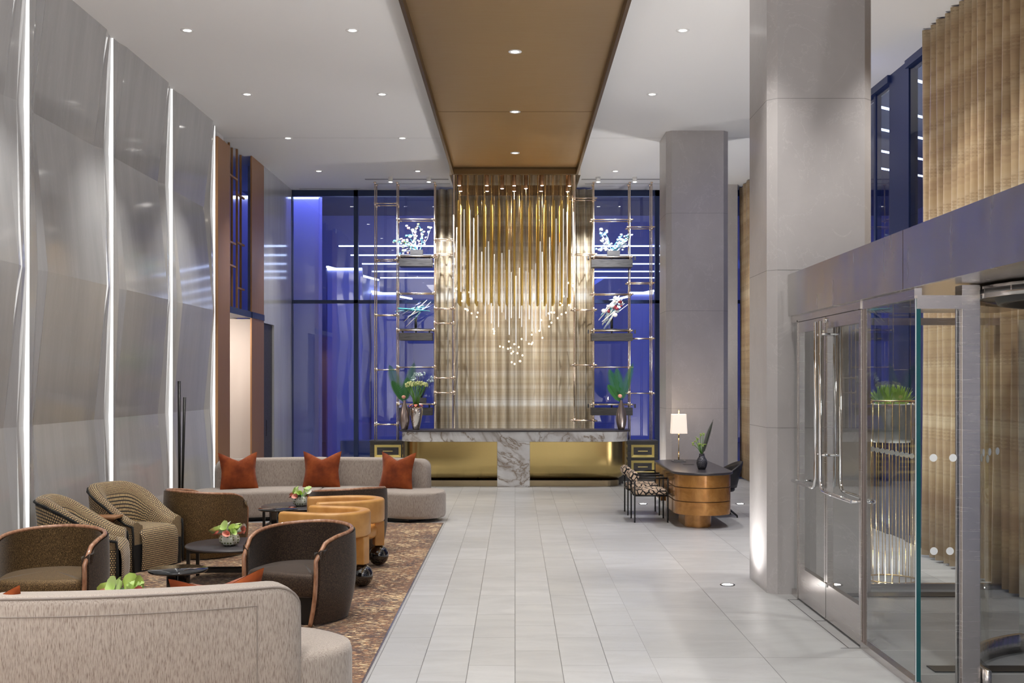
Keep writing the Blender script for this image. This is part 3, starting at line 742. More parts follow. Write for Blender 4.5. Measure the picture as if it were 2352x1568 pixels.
for lab, px, ang in (('rust velvet cushion at the left end of the far sofa', 551, -24), ('rust velvet cushion on the middle seam of the far sofa', 738, 1), ('rust velvet cushion at the right end of the far sofa', 908, 22)):
    r = 2.84; x = X(px, 14.3 + r * math.cos(math.radians(ang))); ang2 = math.degrees(math.asin((x + 2.88) / r)); y = 14.3 + r * math.cos(math.radians(ang2))
    pillow(lab, (x, y, .44), -math.radians(ang2), -.22, .53)
pillow('rust velvet cushion peeking over the foreground sofa back near its right end', (X(500, 6.88), 6.88, .44), .37, .42, .50, -.06)
pillow('rust velvet cushion tip at the left edge of the picture behind the foreground sofa', (X(-8, 6.42), 6.42, .44), .05, .42, .48, -.12)

# -- barrel chairs
def barrel(fab_out, fab_in):
    t = empty('barrel_chair'); R = .455; n = 5
    path = []
    for k in range(25):
        a = -90 + 180 * k / 24; path.append((R * math.sin(math.radians(a)), -R * .93 * math.cos(math.radians(a)), abs(a)))
    fr = []
    for k in range(1, 9): y = .34 * k / 8; fr.append((R - .055 * (k / 8) ** 2, y, 90 + 50 * k / 8))
    left = [(-x, y, a) for x, y, a in fr][::-1]; path = left + path + fr
    H = lambda a: .775 - .075 * (min(a, 140) / 140) ** 1.5 * 1.0 - (.06 * max(0, (a - 100) / 40) ** 2)
    def bul(z): 
        q = (z - .45) / .45; return 1 - (.17 * q * q if q < 0 else .045 * q * q)
    rin, rout, edge = [], [], []
    for i, (x, y, a) in enumerate(path):
        end = min(i, len(path) - 1 - i); h = H(a) - (.05 if end == 0 else .015 if end == 1 else 0)
        L0 = math.hypot(x, y) or 1; nx, ny = (x / R, y / (R * .93)) if y <= 0 else ((1 if x > 0 else -1), 0)
        q = math.hypot(nx, ny); nx /= q; ny /= q
        zs = [0.012, .08, .18, .3, .42, .54, .64, h - .03, h]
        o_ = []; i_ = []
        for z in zs:
            b = bul(z); o_.append((x * b, y * b if y < 0 else y * (1 - (1 - b) * .2), z)); 
        for z in [h, h - .03, .62, .5, .4, .3, .2]:
            b = bul(max(z, .3)); i_.append((x * b - nx * .06, (y * b if y < 0 else y) - ny * .06, z))
        s = sum(math.dist(path[j][:2], path[j - 1][:2]) for j in range(1, i + 1))
        rout.append(o_); rin.append(i_)
        tp = o_[-1]; edge.append((tp[0] - nx * .03, tp[1] - ny * .03, h + .004))
    def skin(rows, nm, mt):
        mb = MB(); m = len(rows[0]); mb.grid(lambda u, v: rows[int(round(u * (len(rows) - 1)))][int(round(v * (m - 1)))], len(rows) - 1, m - 1); return mb
    a = skin(rout, '', None)
    a.add([p for r in (rout[0], rin[0][::-1]) for p in r], [tuple(range(len(rout[0]) + len(rin[0])))] if False else [])
    for rr, ri in ((rout[0], rin[0]), (rout[-1], rin[-1])):
        poly = list(rr) + list(ri) + [(ri[-1][0], ri[-1][1], rr[0][2])]; a.add(poly, [tuple(range(len(poly)))])
    for i in range(len(rout) - 1):
        a.add([rout[i][0], rout[i + 1][0], (rin[i + 1][-1][0], rin[i + 1][-1][1], .012), (rin[i][-1][0], rin[i][-1][1], .012)], [(0, 1, 2, 3)])
    a.build('shell', fab_out, t)
    skin(rin, '', None).build('inner_back', fab_in, t)
    e0 = edge[0]; e1 = edge[-1]
    def down(e, yy): return [(e[0] / bul(e[2]) * bul(z), e[1] + .02, z) for z in (.55, .45, .35, .25, .15, .05, .012)]
    rim = down(e0, 0)[::-1] + edge[2:-2] + down(e1, 0)
    mb = MB(); mb.tube(rim, .02, 8); mb.build('wood_rim', M['rim_wood'], t)
    out = [(x * .93 - (0), y) for x, y, a in path]
    out = [(r[4][0] * .995, r[4][1] * .995) for r in rin] + [(.335 * math.cos(math.radians(q)), .35 + .05 * math.sin(math.radians(q))) for q in range(10, 175, 20)]
    mb = MB(); puffy(mb, out, .24, .44, .045, .02); mb.build('seat', fab_in, t)
    mb = MB(); mb.prism([(x * .82, y * .82 - .01) for x, y in out], 0.008, .26); mb.build('plinth', M['black'], t)
    return t
R_ = math.radians
b1 = barrel(M['brown_weave'], M['brown_weave']); b1.location = (-1.83, 9.85, 0); b1.rotation_euler = (0, 0, R_(155)); tag(b1, 'dark brown barrel chair with wooden rim, right of the foreground sofa', 'armchair')
b2 = barrel(M['brown_weave'], M['gold_weave']); b2.location = (-3.88, 9.5, 0); b2.rotation_euler = (0, 0, R_(184)); tag(b2, 'gold-lined barrel chair with wooden rim at the left edge of the picture', 'armchair')
b3 = barrel(M['gold_weave'], M['gold_weave']); b3.location = (-3.68, 13.3, 0); b3.rotation_euler = (0, 0, R_(-38)); b3.scale = (1.02, 1, 1.0); tag(b3, 'barrel chair seen from behind, between striped armchair and far sofa', 'armchair')
b4 = clone(b1, 'barrel chair seen from behind, partly hidden by the tan leather chairs', (-1.98, 13.6, 0), R_(33))

# -- tan leather chairs on black balls
def tan_chair():
    t = empty('leather_tub_chair'); path = []
    for k in range(17):
        a = R_(180 + 180 * k / 16); path.append((.305 * math.cos(a), .305 * math.sin(a)))
    path = [(-.305, y) for y in (.44, .435, .42, .3, .15)] + path + [(.305, y) for y in (.15, .3, .42, .435, .44)]
    rings = []
    for i, (x, y) in enumerate(path):
        a = path[max(0, i - 1)]; b = path[min(len(path) - 1, i + 1)]; tx, ty = b[0] - a[0], b[1] - a[1]; q = math.hypot(tx, ty); nx, ny = ty / q, -tx / q
        e = min(i, len(path) - 1 - i); ins = (.03, .012, 0)[min(e, 2)]
        rings.append([(x + nx * r, y + ny * r, z) for r, z in rrect(-.056 + ins, .056 - ins, .50 + ins, .755 - ins, .028, 4)])
    mb = MB(); mb.rings(rings); mb.build('backrest', M['tan'], t)
    out = [(.30 * math.cos(R_(q)), .06 + .34 * math.sin(R_(q))) for q in range(0, 360, 15)]
    mb = MB(); puffy(mb, out, .32, .46, .05, .015); mb.build('seat', M['tan'], t)
    for (x, y, w) in ((0, -.30, .13), (-.26, .26, .11), (.26, .26, .11)):
        mb = MB(); mb.box(x - w / 2, x + w / 2, y - .055, y + .055, .225, .5); mb.build('leg_block', M['tan'], t, bevel=.012, seg=3)
        f = MB(); f.ball((x, y, .114), .114, 32); f.build('ball_foot', M['black_gloss'], t)
    return t
c1 = tan_chair(); c1.location = (-1.81, 11.35, 0); c1.rotation_euler = (0, 0, R_(72)); tag(c1, 'nearer tan leather tub chair resting on glossy black balls', 'armchair', 'tan leather tub chairs')
c2 = clone(c1, 'farther tan leather tub chair resting on glossy black balls', (-1.80, 12.47, 0), R_(109))

# -- striped club chairs
def club(W=.8, Dp=.78):
    t = empty('club_armchair'); hw = W / 2; path = [(-hw, Dp / 2 - .02)]
    for k in range(1, 5): path.append((-hw, Dp / 2 - .02 - (Dp - .40) * k / 4))
    c = .36
    path += [(-hw + c + c * math.cos(R_(q)), -Dp / 2 + c + c * math.sin(R_(q))) for q in range(190, 271, 10)]
    path += [(0, -Dp / 2)]
    path = path + [(-x, y) for x, y in path[:-1][::-1]]
    S_ = [0]
    for i in range(1, len(path)): S_.append(S_[-1] + math.dist(path[i], path[i - 1]))
    T = S_[-1]; T0 = .13
    H = lambda s: .54 + (.92 - .54) * (math.sin(PI / 2 * min(1, max(0, (1 - abs(2 * s / T - 1)) / .80))) ** 1.5)
    rings = []; edge = []
    for i, (x, y) in enumerate(path):
        a = path[max(0, i - 1)]; b = path[min(len(path) - 1, i + 1)]; tx, ty = b[0] - a[0], b[1] - a[1]; q = math.hypot(tx, ty); nx, ny = -ty / q, tx / q
        if nx * x + ny * y > 0: nx, ny = -nx, -ny
        h = H(S_[i]); lean = .10 * (h - .54)
        sec = [(0, .02), (0, .15), (0, .3), (0, .42), (-lean, h - .05), (.012 - lean, h - .012), (.045 - lean, h), (.09 - lean, h - .006), (T0 - lean, h - .04), (T0 + .02, h * .75 + .10), (T0 + .04, .42), (T0 + .04, .3)]
        rings.append([(x + nx * d, y + ny * d, z) for d, z in sec]); edge.append(rings[-1][4])
    vl = [0, .13, .28, .4, .7, .76, .8, .84, .9, 1.1, 1.3, 1.4]
    mb = MB(); mb.rings(rings, caps=True, uv=lambda i, k: (S_[i], vl[k % 12]), closed=False); mb.build('back_shell', M['dash'], t)
    hwi = hw - T0 + .005
    sec = [(.02, .02), (.0, .1), (0, .25), (0, .38), (.012, .43), (.045, .455)]
    # front face and seat top as one block
    yb = -Dp / 2 + .12; yf = Dp / 2 + .02; mb = MB()
    prof = [(yf, .02), (yf + .01, .15), (yf + .012, .3), (yf + .0, .41), (yf - .03, .452), (yf - .1, .465), (0.05, .47), (yb, .46)]
    cum = [0]
    for i in range(1, len(prof)): cum.append(cum[-1] + math.dist(prof[i], prof[i - 1]))
    xs = [-hwi - .02, -hwi * .93, -hwi * .5, 0, hwi * .5, hwi * .93, hwi + .02]
    def g(u, v):
        i = int(round(u * 6)); j = int(round(v * 7)); x = xs[i]; y, z = prof[j]
        if i in (0, 6): z -= .02 if j > 2 else 0; y -= .012
        return (x, y, z)
    mb.grid(g, 6, 7, lambda u, v: (xs[int(round(u * 6))], cum[int(round(v * 7))])); mb.build('seat', M['dash'], t)
    mb = MB(); mb.box(-hw + .02, hw - .02, -Dp / 2 + .05, Dp / 2 - .01, .005, .3); mb.build('base', M['fringe'], t)
    # fringe down the front corners and along the upper edge
    mb = MB(); rnd = random.Random(3)
    for e in (edge,):
        pts = [(p[0] * 1.01 + rnd.uniform(-.004, .004), p[1] * 1.01, p[2] + rnd.uniform(-.004, .004)) for p in e]
        pts = [(pts[0][0], pts[0][1] + .01, z) for z in (.02, .2, .4)] + pts + [(pts[-1][0], pts[-1][1] + .01, z) for z in (.4, .2, .02)]
        mb.tube(pts, [.011 + .004 * (i % 2) for i in range(len(pts))], 6)
    mb.build('fringe', M['fringe'], t); return t
k1 = club(); k1.location = (-4.26, 12.55, 0); k1.rotation_euler = (0, 0, R_(-112)); tag(k1, 'large dash-weave club armchair with black fringe, right one against the stone wall', 'armchair')
k2 = clone(k1, 'dash-weave club armchair half hidden behind the gold-lined barrel chair', (-4.30, 11.25, 0), R_(-78))
for o in (s1, s2, b1, b2, b3, b4, c1, c2): o.location.z = .007
# tiny wooden drinks table between them
t = thing('drinks_table', 'small walnut drinks table between the two fringed armchairs', 'table', (-4.36, 11.98, 0))
mb = MB(); mb.prism([(-.17, -.13), (.17, -.13), (.17, .13), (-.17, .13)], .60, .625); mb.build('top', M['walnut'], t, bevel=.006)
mb = MB(); mb.prism([(-.09, -.07), (.09, -.07), (.09, .07), (-.09, .07)], .55, .60); mb.build('collar', M['walnut'], t, bevel=.01)
mb = MB(); mb.cyl((0, 0, .02), (0, 0, .56), .028); mb.build('post', M['walnut'], t)
mb = MB(); mb.cyl((0, 0, 0.006), (0, 0, .02), .12, n=24); mb.build('foot', M['walnut'], t)
# -- coffee tables
def coffee(R=.50, H=.365):
    t = empty('coffee_table'); mb = MB(); mb.lathe([(0, H - .022), (R - .01, H - .022), (R, H - .016), (R, H - .004), (R - .004, H), (0, H)], n=64); mb.build('tabletop', M['top_dark'], t)
    q = R * .70
    for sx in (-1, 1):
        for sy in (-1, 1):
            mb = MB(); mb.box(sx * q * 1.22 - .016, sx * q * 1.22 + .016, sy * q * .62 - .016, sy * q * .62 + .016, .006, H - .022); mb.build('leg', M['black'], t)
    a, b = q * 1.22, q * .62
    mb = MB(); mb.bar((-a, -b, H - .045), (a, -b, H - .045), .03); mb.bar((-a, b, H - .045), (a, b, H - .045), .03); mb.bar((-a, -b, H - .045), (-a, b, H - .045), .03); mb.bar((a, -b, H - .045), (a, b, H - .045), .03); mb.build('apron', M['black'], t)
    mb = MB(); mb.bar((-a, -b, .10), (-a, b, .10), .035); mb.bar((a, -b, .10), (a, b, .10), .035); mb.bar((-a, -.07, .10), (a, -.07, .10), .035); mb.bar((-a, .07, .10), (a, .07, .10), .035); mb.build('stretcher', M['black'], t)
    return t
f1 = coffee(); f1.location = (-2.90, 11.72, 0); f1.rotation_euler = (0, 0, .06); tag(f1, 'round dark coffee table on open black frame, in the middle of the seating group', 'coffee table', 'round dark coffee tables')
f2 = clone(f1, 'round dark coffee table in front of the far sofa', (-2.93, 15.35, 0), 0)
f3 = clone(f1, 'coffee table hidden behind the foreground sofa back, under the lily bowl', (-2.9, 8.05, 0), 0)
def side_table(bright):
    t = empty('side_table'); H = .5
    mb = MB(); mb.lathe([(0, H - .02), (.232, H - .02), (.24, H - .014), (.24, H - .003), (.237, H), (0, H)], n=56); mb.build('glass_top', M['black_glass'], t)
    mb = MB(); mb.prism([(-.085, -.05), (.0, -.05), (.0, .07), (-.085, .07)], .32, H - .02); mb.build('upper_column', M['black_gloss'], t, bevel=.012)
    mb = MB(); mb.prism([(-.10, -.06), (.0, -.06), (.0, .08), (-.10, .08)], .008, .32); mb.prism([(.004, -.05), (.08, -.05), (.08, .06), (.004, .06)], .008, H - .02); mb.build('column', M['black_gloss'], t, bevel=.012)
    mb = MB(); mb.prism([(-.104, -.064), (.0, -.064), (.0, .084), (-.104, .084)], .27, .31); mb.build('brass_band', M['brass'], t)
    mb = MB(); mb.lathe([(0, 0.006), (.16, 0.006), (.16, .018), (0, .018)], n=32); mb.build('base', M['black'], t)
    return t
g1 = side_table(0); g1.location = (X(409, 9.35), 9.35, 0); tag(g1, 'round black glass side table behind the foreground sofa', 'side table', 'black glass side tables')
g2 = clone(g1, 'round black glass side table beside the far coffee table', (X(639, 13.8), 13.8, 0), .1)

# -- flower bowls
def lily(mb, p, d, s, sides=12):
    d = Vector(d).normalized(); a = d.orthogonal().normalized(); b = d.cross(a); rings = []
    for k in range(7):
        u = k / 6; r = s * (.08 + .42 * u ** 2.2); ring = []
        for j in range(sides):
            th = 2 * PI * j / sides; flare = 1 + .35 * math.cos(th) * u; h = u * s * (1 + .45 * max(0, math.cos(th)) * u)
            ring.append(Vector(p) + d * h + (a * math.cos(th) + b * math.sin(th)) * r * flare)
        rings.append(ring)
    mb.rings(rings, caps=False)
def leafblade(mb, p, d, L_, w, droop=.3):
    d = Vector(d).normalized(); a = d.cross(Vector((0, 0, 1)));
    if a.length < .01: a = Vector((1, 0, 0))
    a.normalize(); vs = []
    for k in range(8):
        u = k / 7; c = Vector(p) + d * L_ * u - Vector((0, 0, droop * L_ * u * u)); ww = w * math.sin(PI * min(1, u * .93 + .05)) ** .8
        vs += [c - a * ww, c + Vector((0, 0, -.15 * ww)), c + a * ww]
    mb.add(vs, [(3 * k + j, 3 * k + j + 1, 3 * k + 4 + j, 3 * k + 3 + j) for k in range(7) for j in (0, 1)], True)
def bowl(seed, style='dots'):
    rnd = random.Random(seed); t = empty('flower_bowl')
    mb = MB()
    mb.lathe([(.0, 0), (.045, 0), (.075, .02), (.083, .055), (.072, .09), (.062, .10), (.055, .10), (.065, .085), (.07, .05), (0, .02)], n=48, lobes=6, amp=.06)
    mb.build('bowl', M['spotbowl'], t)
    for k in range(17):
        a = rnd.uniform(0, 6.28); el = rnd.uniform(.3, 1.3); mb = MB(); d = (math.cos(a) * math.cos(el), math.sin(a) * math.cos(el), math.sin(el))
        lily(mb, (math.cos(a) * .035, math.sin(a) * .035, .085 + .02 * rnd.random()), d, rnd.uniform(.05, .088)); mb.build('lily', M[('pale_green', 'lime', 'pale_green', 'white_petal', 'pale_green')[k % 5]], t)
    for k in range(4):
        a = [3.6, 4.6, 6.1, 2.5][k] + rnd.uniform(-.3, .3); mb = MB(); d = (math.cos(a), math.sin(a), .45); lily(mb, (math.cos(a) * .055, math.sin(a) * .055, .09), d, .06); mb.build('anthurium', M['pink_soft' if k % 2 else 'pink'], t)
    for k in range(8):
        a = rnd.uniform(0, 6.28); mb = MB(); leafblade(mb, (math.cos(a) * .03, math.sin(a) * .03, .09), (math.cos(a), math.sin(a), .7), .12, .025); mb.build('leaf', M['green'], t)
    return t
m = mat('spotted_white_glass', (.8, .8, .7), .12, coat=.5); vo = N(m, 'ShaderNodeTexVoronoi'); vo.inputs['Scale'].default_value = 42; vo.inputs['Randomness'].default_value = .25; L(m, coords(m), vo.inputs['Vector'])
setc(m, ramp(m, vo.outputs['Distance'], [(.0, (.10, .14, .03)), (.28, (.16, .20, .06)), (.36, (.78, .80, .68))])); M['spotbowl'] = m
for i, (px, D, s, lab) in enumerate(((527, 11.62, 1.25, 'white spotted bowl of calla lilies on the middle coffee table'), (691, 15.3, 1.3, 'white spotted bowl of lilies on the coffee table before the far sofa'), (276, 8.05, 1.0, 'bowl of white lilies and red anthurium peeking over the foreground sofa'))):
    o = bowl(10 + i); o.location = (X(px, D), D, .366); o.scale = (s, s, s); tag(o, lab, 'flower bowl', 'lily bowls on the coffee tables')
bpy.data.objects['flower_bowl.002'].scale = (1.3, 1.3, 1.5)
# -- black reeds
t = thing('pole_sculpture', 'group of three thin black poles standing by the stone wall', 'sculpture', (X(416, 14.6), 14.6, 0))
for (xa, xb, zt, r) in ((-.02, -.025, Z(875, 14.6), .02), (.0, .045, Z(912, 14.6), .018), (-.01, -.02, 1.35, .012)):
    mb = MB(); mb.cyl((xa, 0, .01), (xb, .0, zt), r * .8, r, 10); mb.build('pole', M['black'], t)
mb = MB(); mb.cyl((0, 0, 0.006), (0, 0, .02), .14, n=24); mb.build('base_plate', M['black'], t)
# ================================================================ reception
DX0, DX1, DY0, DY1 = -2.28, 2.27, 21.9, 22.75
t = thing('reception_desk', 'long marble and brass reception desk with rounded ends', 'desk', (0, 22.3, 0)); t0 = Vector((0, 22.3, 0))
def dsk(e, z0, z1, c=.46): return [(x, y - 22.3) for x, y in arcp(DX1 - c - e, DY0 + c + e, c, -90, 0, 10) + [(DX1 - e, DY1), (DX0 + e, DY1)] + arcp(DX0 + c + e, DY0 + c + e, c, 180, 270, 10)]
mb = MB(); mb.prism(dsk(0, 0, 0), 1.065, 1.10); mb.build('counter_top', M['top_dark'], t, bevel=.006)
mb = MB(); mb.prism(dsk(.045, 0, 0), .875, 1.065); mb.build('marble_band', M['marble'], t)
mb = MB(); mb.box(-.345, .286, -.385, .2, 0, .875); mb.build('marble_pier', M['marble'], t, bevel=.004)
def front(x_in, side):
    c = .46; e = .05
    if side < 0: pts = [(x_in, DY0 + e)] + [(x_in + (DX0 + c + e - x_in) * k / 6, DY0 + e) for k in range(1, 6)] + arcp(DX0 + c + e, DY0 + c + e, c, 270, 180, 12) + [(DX0 + e, DY1)]
    else: pts = [(x_in, DY0 + e)] + [(x_in + (DX1 - c - e - x_in) * k / 6, DY0 + e) for k in range(1, 6)] + arcp(DX1 - c - e, DY0 + c + e, c, -90, 0, 12) + [(DX1 - e, DY1)]
    return pts
for side, xin in ((-1, -.348), (1, .289)):
    pts = front(xin, side); rows = []
    for i, (x, y) in enumerate(pts):
        a = pts[max(0, i - 1)]; b = pts[min(len(pts) - 1, i + 1)]; tx, ty = b[0] - a[0], b[1] - a[1]; q = math.hypot(tx, ty); nx, ny = -ty / q, tx / q
        if nx * (0 - x) * .01 + ny * (22.9 - y) + nx * (-x) * .3 < 0: nx, ny = -nx, -ny
        prof = [(0.0, .872), (0, .6), (0, .42)] + [(.28 - .28 * math.cos(R_(q2)) , .42 - .31 * math.sin(R_(q2))) for q2 in (15, 30, 45, 60, 75, 90)] + [(.32, .11)]
        rows.append([(x + nx * d, y + ny * d - 22.3, z) for d, z in prof])
    mb = MB(); mb.grid(lambda u, v: rows[int(round(u * (len(rows) - 1)))][int(round(v * (len(rows[0]) - 1)))], len(rows) - 1, len(rows[0]) - 1); mb.build('brass_front', M['brass_panel'], t)
c = .3
mb = MB(); mb.prism([(x, y - 22.3) for x, y in arcp(DX1 - .22 - c, DY0 + .18 + c, c, -90, 0, 8) + [(DX1 - .22, DY1 - .05), (DX0 + .22, DY1 - .05)] + arcp(DX0 + .22 + c, DY0 + .18 + c, c, 180, 270, 8)], 0, .115); mb.build('plinth', brushed('plinth_brass', (.30, .24, .15), .3), t)
mb = MB(); mb.box(DX0 + .1, DX1 - .1, .36, .45, .0, 1.06); mb.build('back_panel', M['black_wood'], t)

def frond(mb, base, tip, width, side, n=34, curl=.1):
    base = Vector(base); tip = Vector(tip); ax = tip - base; Lr = ax.length; ax.normalize(); sd = Vector(side).normalized()
    pts = [base + ax * Lr * k / 10 + sd * curl * math.sin(PI * k / 10 * .5) for k in range(11)]; mb.tube(pts, [.006 * (1 - .7 * k / 10) for k in range(11)], 5)
    up = ax.cross(sd).normalized()
    for k in range(n):
        u = .14 + .86 * k / n; c0 = base + ax * Lr * u + sd * curl * math.sin(PI * u * .5); w = width * math.sin(PI * min(1, (u * .95 + .10))) ** .7
        for sgn in (-1, 1):
            d = (sd * sgn * 1.0 + ax * .75 + up * .25).normalized(); e = c0 + d * w; a = ax * .006
            mb.add([c0 - a, c0 + a, c0 + d * w * .6 + a * .9, e, c0 + d * w * .6 - a * .9], [(0, 1, 2, 3, 4)])
def floret(mb, c, r, rnd, n=5):
    for k in range(n): mb.ball((c[0] + rnd.uniform(-r, r), c[1] + rnd.uniform(-r, r), c[2] + rnd.uniform(-r, r)), r * .55, 6)
# bronze vases with palm fronds
def palm_vase(seed, fr, bloom):
    rnd = random.Random(seed); t = empty('palm_vase')
    mb = MB(); mb.lathe([(.0, 0), (.06, 0), (.065, .012), (.09, .1), (.106, .2), (.098, .31), (.068, .42), (.035, .51), (.024, .56), (.03, .575), (.022, .575), (.018, .55)], n=40); mb.build('vase', M['bronze_vase'], t)
    for f in fr:
        mb = MB(); frond(mb, (0, 0, .50), (f[0], f[1], f[2]), f[3], (1, .15 * f[4], 0), 38, f[5]); mb.build('palm_frond', M['fern'], t)
    mb = MB(); mb.tube([(0, 0, .54), (bloom[0] * .5, -.03, .6), bloom], .004, 5); mb.build('stem', M['stem'], t)
    mb = MB(); mb.ball(bloom, .042, 12, (1, .6, .85)); mb.build('bloom', M['pink_soft'], t); return t
v1 = palm_vase(1, [(-.20, .0, 1.30, .17, 1, -.1), (.20, .0, 1.35, .15, -1, .0), (-.20, .08, .98, .15, 0, -.06), (.02, .08, 1.05, .14, 0, .03)], (-.01, -.06, .64)); v1.location = (X(929, 22.2), 22.2, 1.10)
v1.rotation_euler = (0, 0, 0); tag(v1, 'bronze vase with palm fronds on the left end of the reception desk', 'vase', 'bronze palm vases')
v2 = palm_vase(2, [(-.20, .05, 1.22, .15, 1, -.04), (-.06, .0, 1.24, .15, 0, -.03), (.20, 0, 1.34, .12, 1, .04), (-.22, .06, .9, .14, 1, -.04)], (-.03, -.06, .66)); v2.location = (X(1427, 22.2), 22.2, 1.10); tag(v2, 'bronze vase with palm fronds on the right end of the reception desk', 'vase', 'bronze palm vases')
t = thing('flower_vase', 'silvered vase of green-white blooms with coral petals on the desk', 'vase', (X(956, 22.15), 22.15, 1.10)); rnd = random.Random(5)
mb = MB(); mb.lathe([(0, 0), (.062, 0), (.07, .03), (.10, .18), (.125, .32), (.132, .39), (.12, .44), (.095, .46), (.088, .455), (.11, .40)], n=40); mb.build('vase', M['silver_vase'], t)
for k in range(26):
    a = rnd.uniform(0, 6.28); r = .20 * math.sqrt(rnd.random()); p = (r * 1.15 * math.cos(a), r * math.sin(a), .82 + .12 * math.sqrt(max(0, 1 - (r / .24) ** 2)) - .02)
    mb = MB(); mb.tube([(p[0] * .2, p[1] * .2, .44), (p[0] * .35, p[1] * .35, .62), p], .006, 5); mb.build('stem', M['stem'], t)
    mb = MB(); floret(mb, p, .032, rnd, 7); mb.build('bloom', mat('green_white_bloom', (.66, .70, .32), .5) if k == 0 else bpy.data.materials['green_white_bloom'], t)
for k in range(12):
    a = 2 * PI * k / 12; mb = MB(); leafblade(mb, (.06 * math.cos(a), .06 * math.sin(a), .44 + .06 * (k % 2)), (math.cos(a), math.sin(a), .9 - .9 * (k % 2)), .10, .035, .5); mb.build('coral_petal', M['pink'], t)

# credenzas
def credenza(x0, x1, drawers, lab):
    y0, y1 = 23.2, 23.72; t = thing('credenza', lab, 'cabinet', ((x0 + x1) / 2, (y0 + y1) / 2, 0)); h = (x1 - x0) / 2; d = (y1 - y0) / 2
    mb = MB(); mb.box(-h, h, -d, d, .0, .80); mb.box(-h - .01, h + .01, -d - .01, d, .80, .83); mb.build('body', M['black_wood'], t)
    for (a, b) in drawers:
        a -= (x0 + x1) / 2; b -= (x0 + x1) / 2
        for z0, z1 in ((.49, .745), (.165, .425)):
            mb = MB(); mb.box(a + .04, b - .04, -d - .012, -d, z0 + .04, z1 - .04); dr = mb.build('drawer', M['black_wood'], t)
            w = .05; f = MB(); yo, yi = -d - .03, -d - .012
            for (p, q, r, s) in (((a, z0), (b, z0), (b - w, z0 + w), (a + w, z0 + w)), ((b, z0), (b, z1), (b - w, z1 - w), (b - w, z0 + w)), ((b, z1), (a, z1), (a + w, z1 - w), (b - w, z1 - w)), ((a, z1), (a, z0), (a + w, z0 + w), (a + w, z1 - w))):
                vs = [(p[0], -d, p[1]), (q[0], -d, q[1]), (p[0], yo, p[1]), (q[0], yo, q[1]), (r[0], yi, r[1]), (s[0], yi, s[1]), (r[0], -d, r[1]), (s[0], -d, s[1])]
                f.add(vs, [(0, 1, 3, 2), (2, 3, 4, 5), (4, 6, 7, 5), (0, 1, 6, 7), (0, 2, 5, 7), (1, 3, 4, 6)])
            f.build('drawer_frame', M['brass_leaf'], dr)
            hnd = MB(); c = (a + b) / 2; hnd.bar((c - .1, -d - .035, (z0 + z1) / 2), (c + .1, -d - .035, (z0 + z1) / 2), .014); hnd.bar((c - .08, -d - .035, (z0 + z1) / 2), (c - .08, -d - .01, (z0 + z1) / 2), .01); hnd.bar((c + .08, -d - .035, (z0 + z1) / 2), (c + .08, -d - .01, (z0 + z1) / 2), .01); hnd.build('handle', M['brass_leaf'], dr)
    return t
DC = 23.17
credenza(X(849, DC), X(1000, DC), [(X(860, DC), X(921, DC)), (X(930, DC), X(991, DC))], 'black credenza with brass framed drawers left of the reception desk')
credenza(X(1375, DC), X(1512, DC), [(X(1450, DC), X(1503, DC)), (X(1388, DC), X(1441, DC))], 'black credenza with brass framed drawers right of the reception desk')

# rod racks (etageres)
def rack(posts, bays, shelves, lab, inner):
    yf, yr = 23.32, 23.62; cx = X(sum(posts) / len(posts), yf); t = thing('rod_rack', lab, 'shelf rack', (cx, yf, 0)); dy = yr - yf
    for i, p in enumerate(posts):
        for y in (0, dy):
            mb = MB(); z0 = .0 if i == inner else .83
            mb.cyl((X(p, yf) - cx, y, z0), (X(p, yf) - cx, y, CEIL - (.0 if y == 0 else .0)), .0125, n=8)
            mb.build('post', M['brass_rose'], t)
            mb = MB(); mb.cyl((X(p, yf) - cx, y, CEIL - .03), (X(p, yf) - cx, y, CEIL), .03, n=12); mb.build('ceiling_cap', M['brass_rose'], t)
    for b, rungs in enumerate(bays):
        xa, xb = X(posts[b], yf) - cx, X(posts[b + 1], yf) - cx
        for py in rungs:
            z = Z(py, yf)
            mb = MB()
            for y in (0, dy):
                mb.cyl((xa, y, z), (xb, y, z), .011, n=8)
                mb.cyl((xa + .01, y, z), (xa + .07, y, z), .017, n=8); mb.cyl((xb - .07, y, z), (xb - .01, y, z), .017, n=8)
                for x in (xa, xb): mb.cyl((x, y, z - .04), (x, y, z + .04), .019, n=8)
            for x in (xa, xb): mb.cyl((x, 0, z), (x, dy, z), .011, n=8)
            mb.build('rung', M['brass_rose'], t)
    for py in shelves:
        z = Z(py, yf); xa, xb = X(posts[1], yf) - cx + .05, X(posts[2], yf) - cx - .05
        if inner == 0: xa, xb = X(posts[1], yf) - cx + .05, X(posts[2], yf) - cx - .05
        mb = MB(); mb.box(xa, xb, .0, dy + .02, z + .012, z + .03)
        mb.box(xa, xb, -.06, dy - .02, z - .21, z - .055)
        for x in (xa + .06, (xa + xb) / 2, xb - .06): mb.box(x - .015, x + .015, .05, .09, z - .06, z + .02)
        mb.build('shelf_box', M['black_wood'], t)
    return t
rack([861, 912, 998, 1042], [[467, 596, 723, 849, 975], [503, 588, 673, 758, 843, 928], [549, 583, 708, 742, 868, 902]], [588, 758, 930], 'tall brass rod rack left of the curtain with black shelf boxes', 3)
rack([1497, 1447, 1364, 1320], [[521, 649, 777, 903], [504, 590, 675, 759, 843, 929], [455, 583, 711, 838, 966]], [590, 759, 930], 'tall brass rod rack right of the curtain with black shelf boxes', 3)
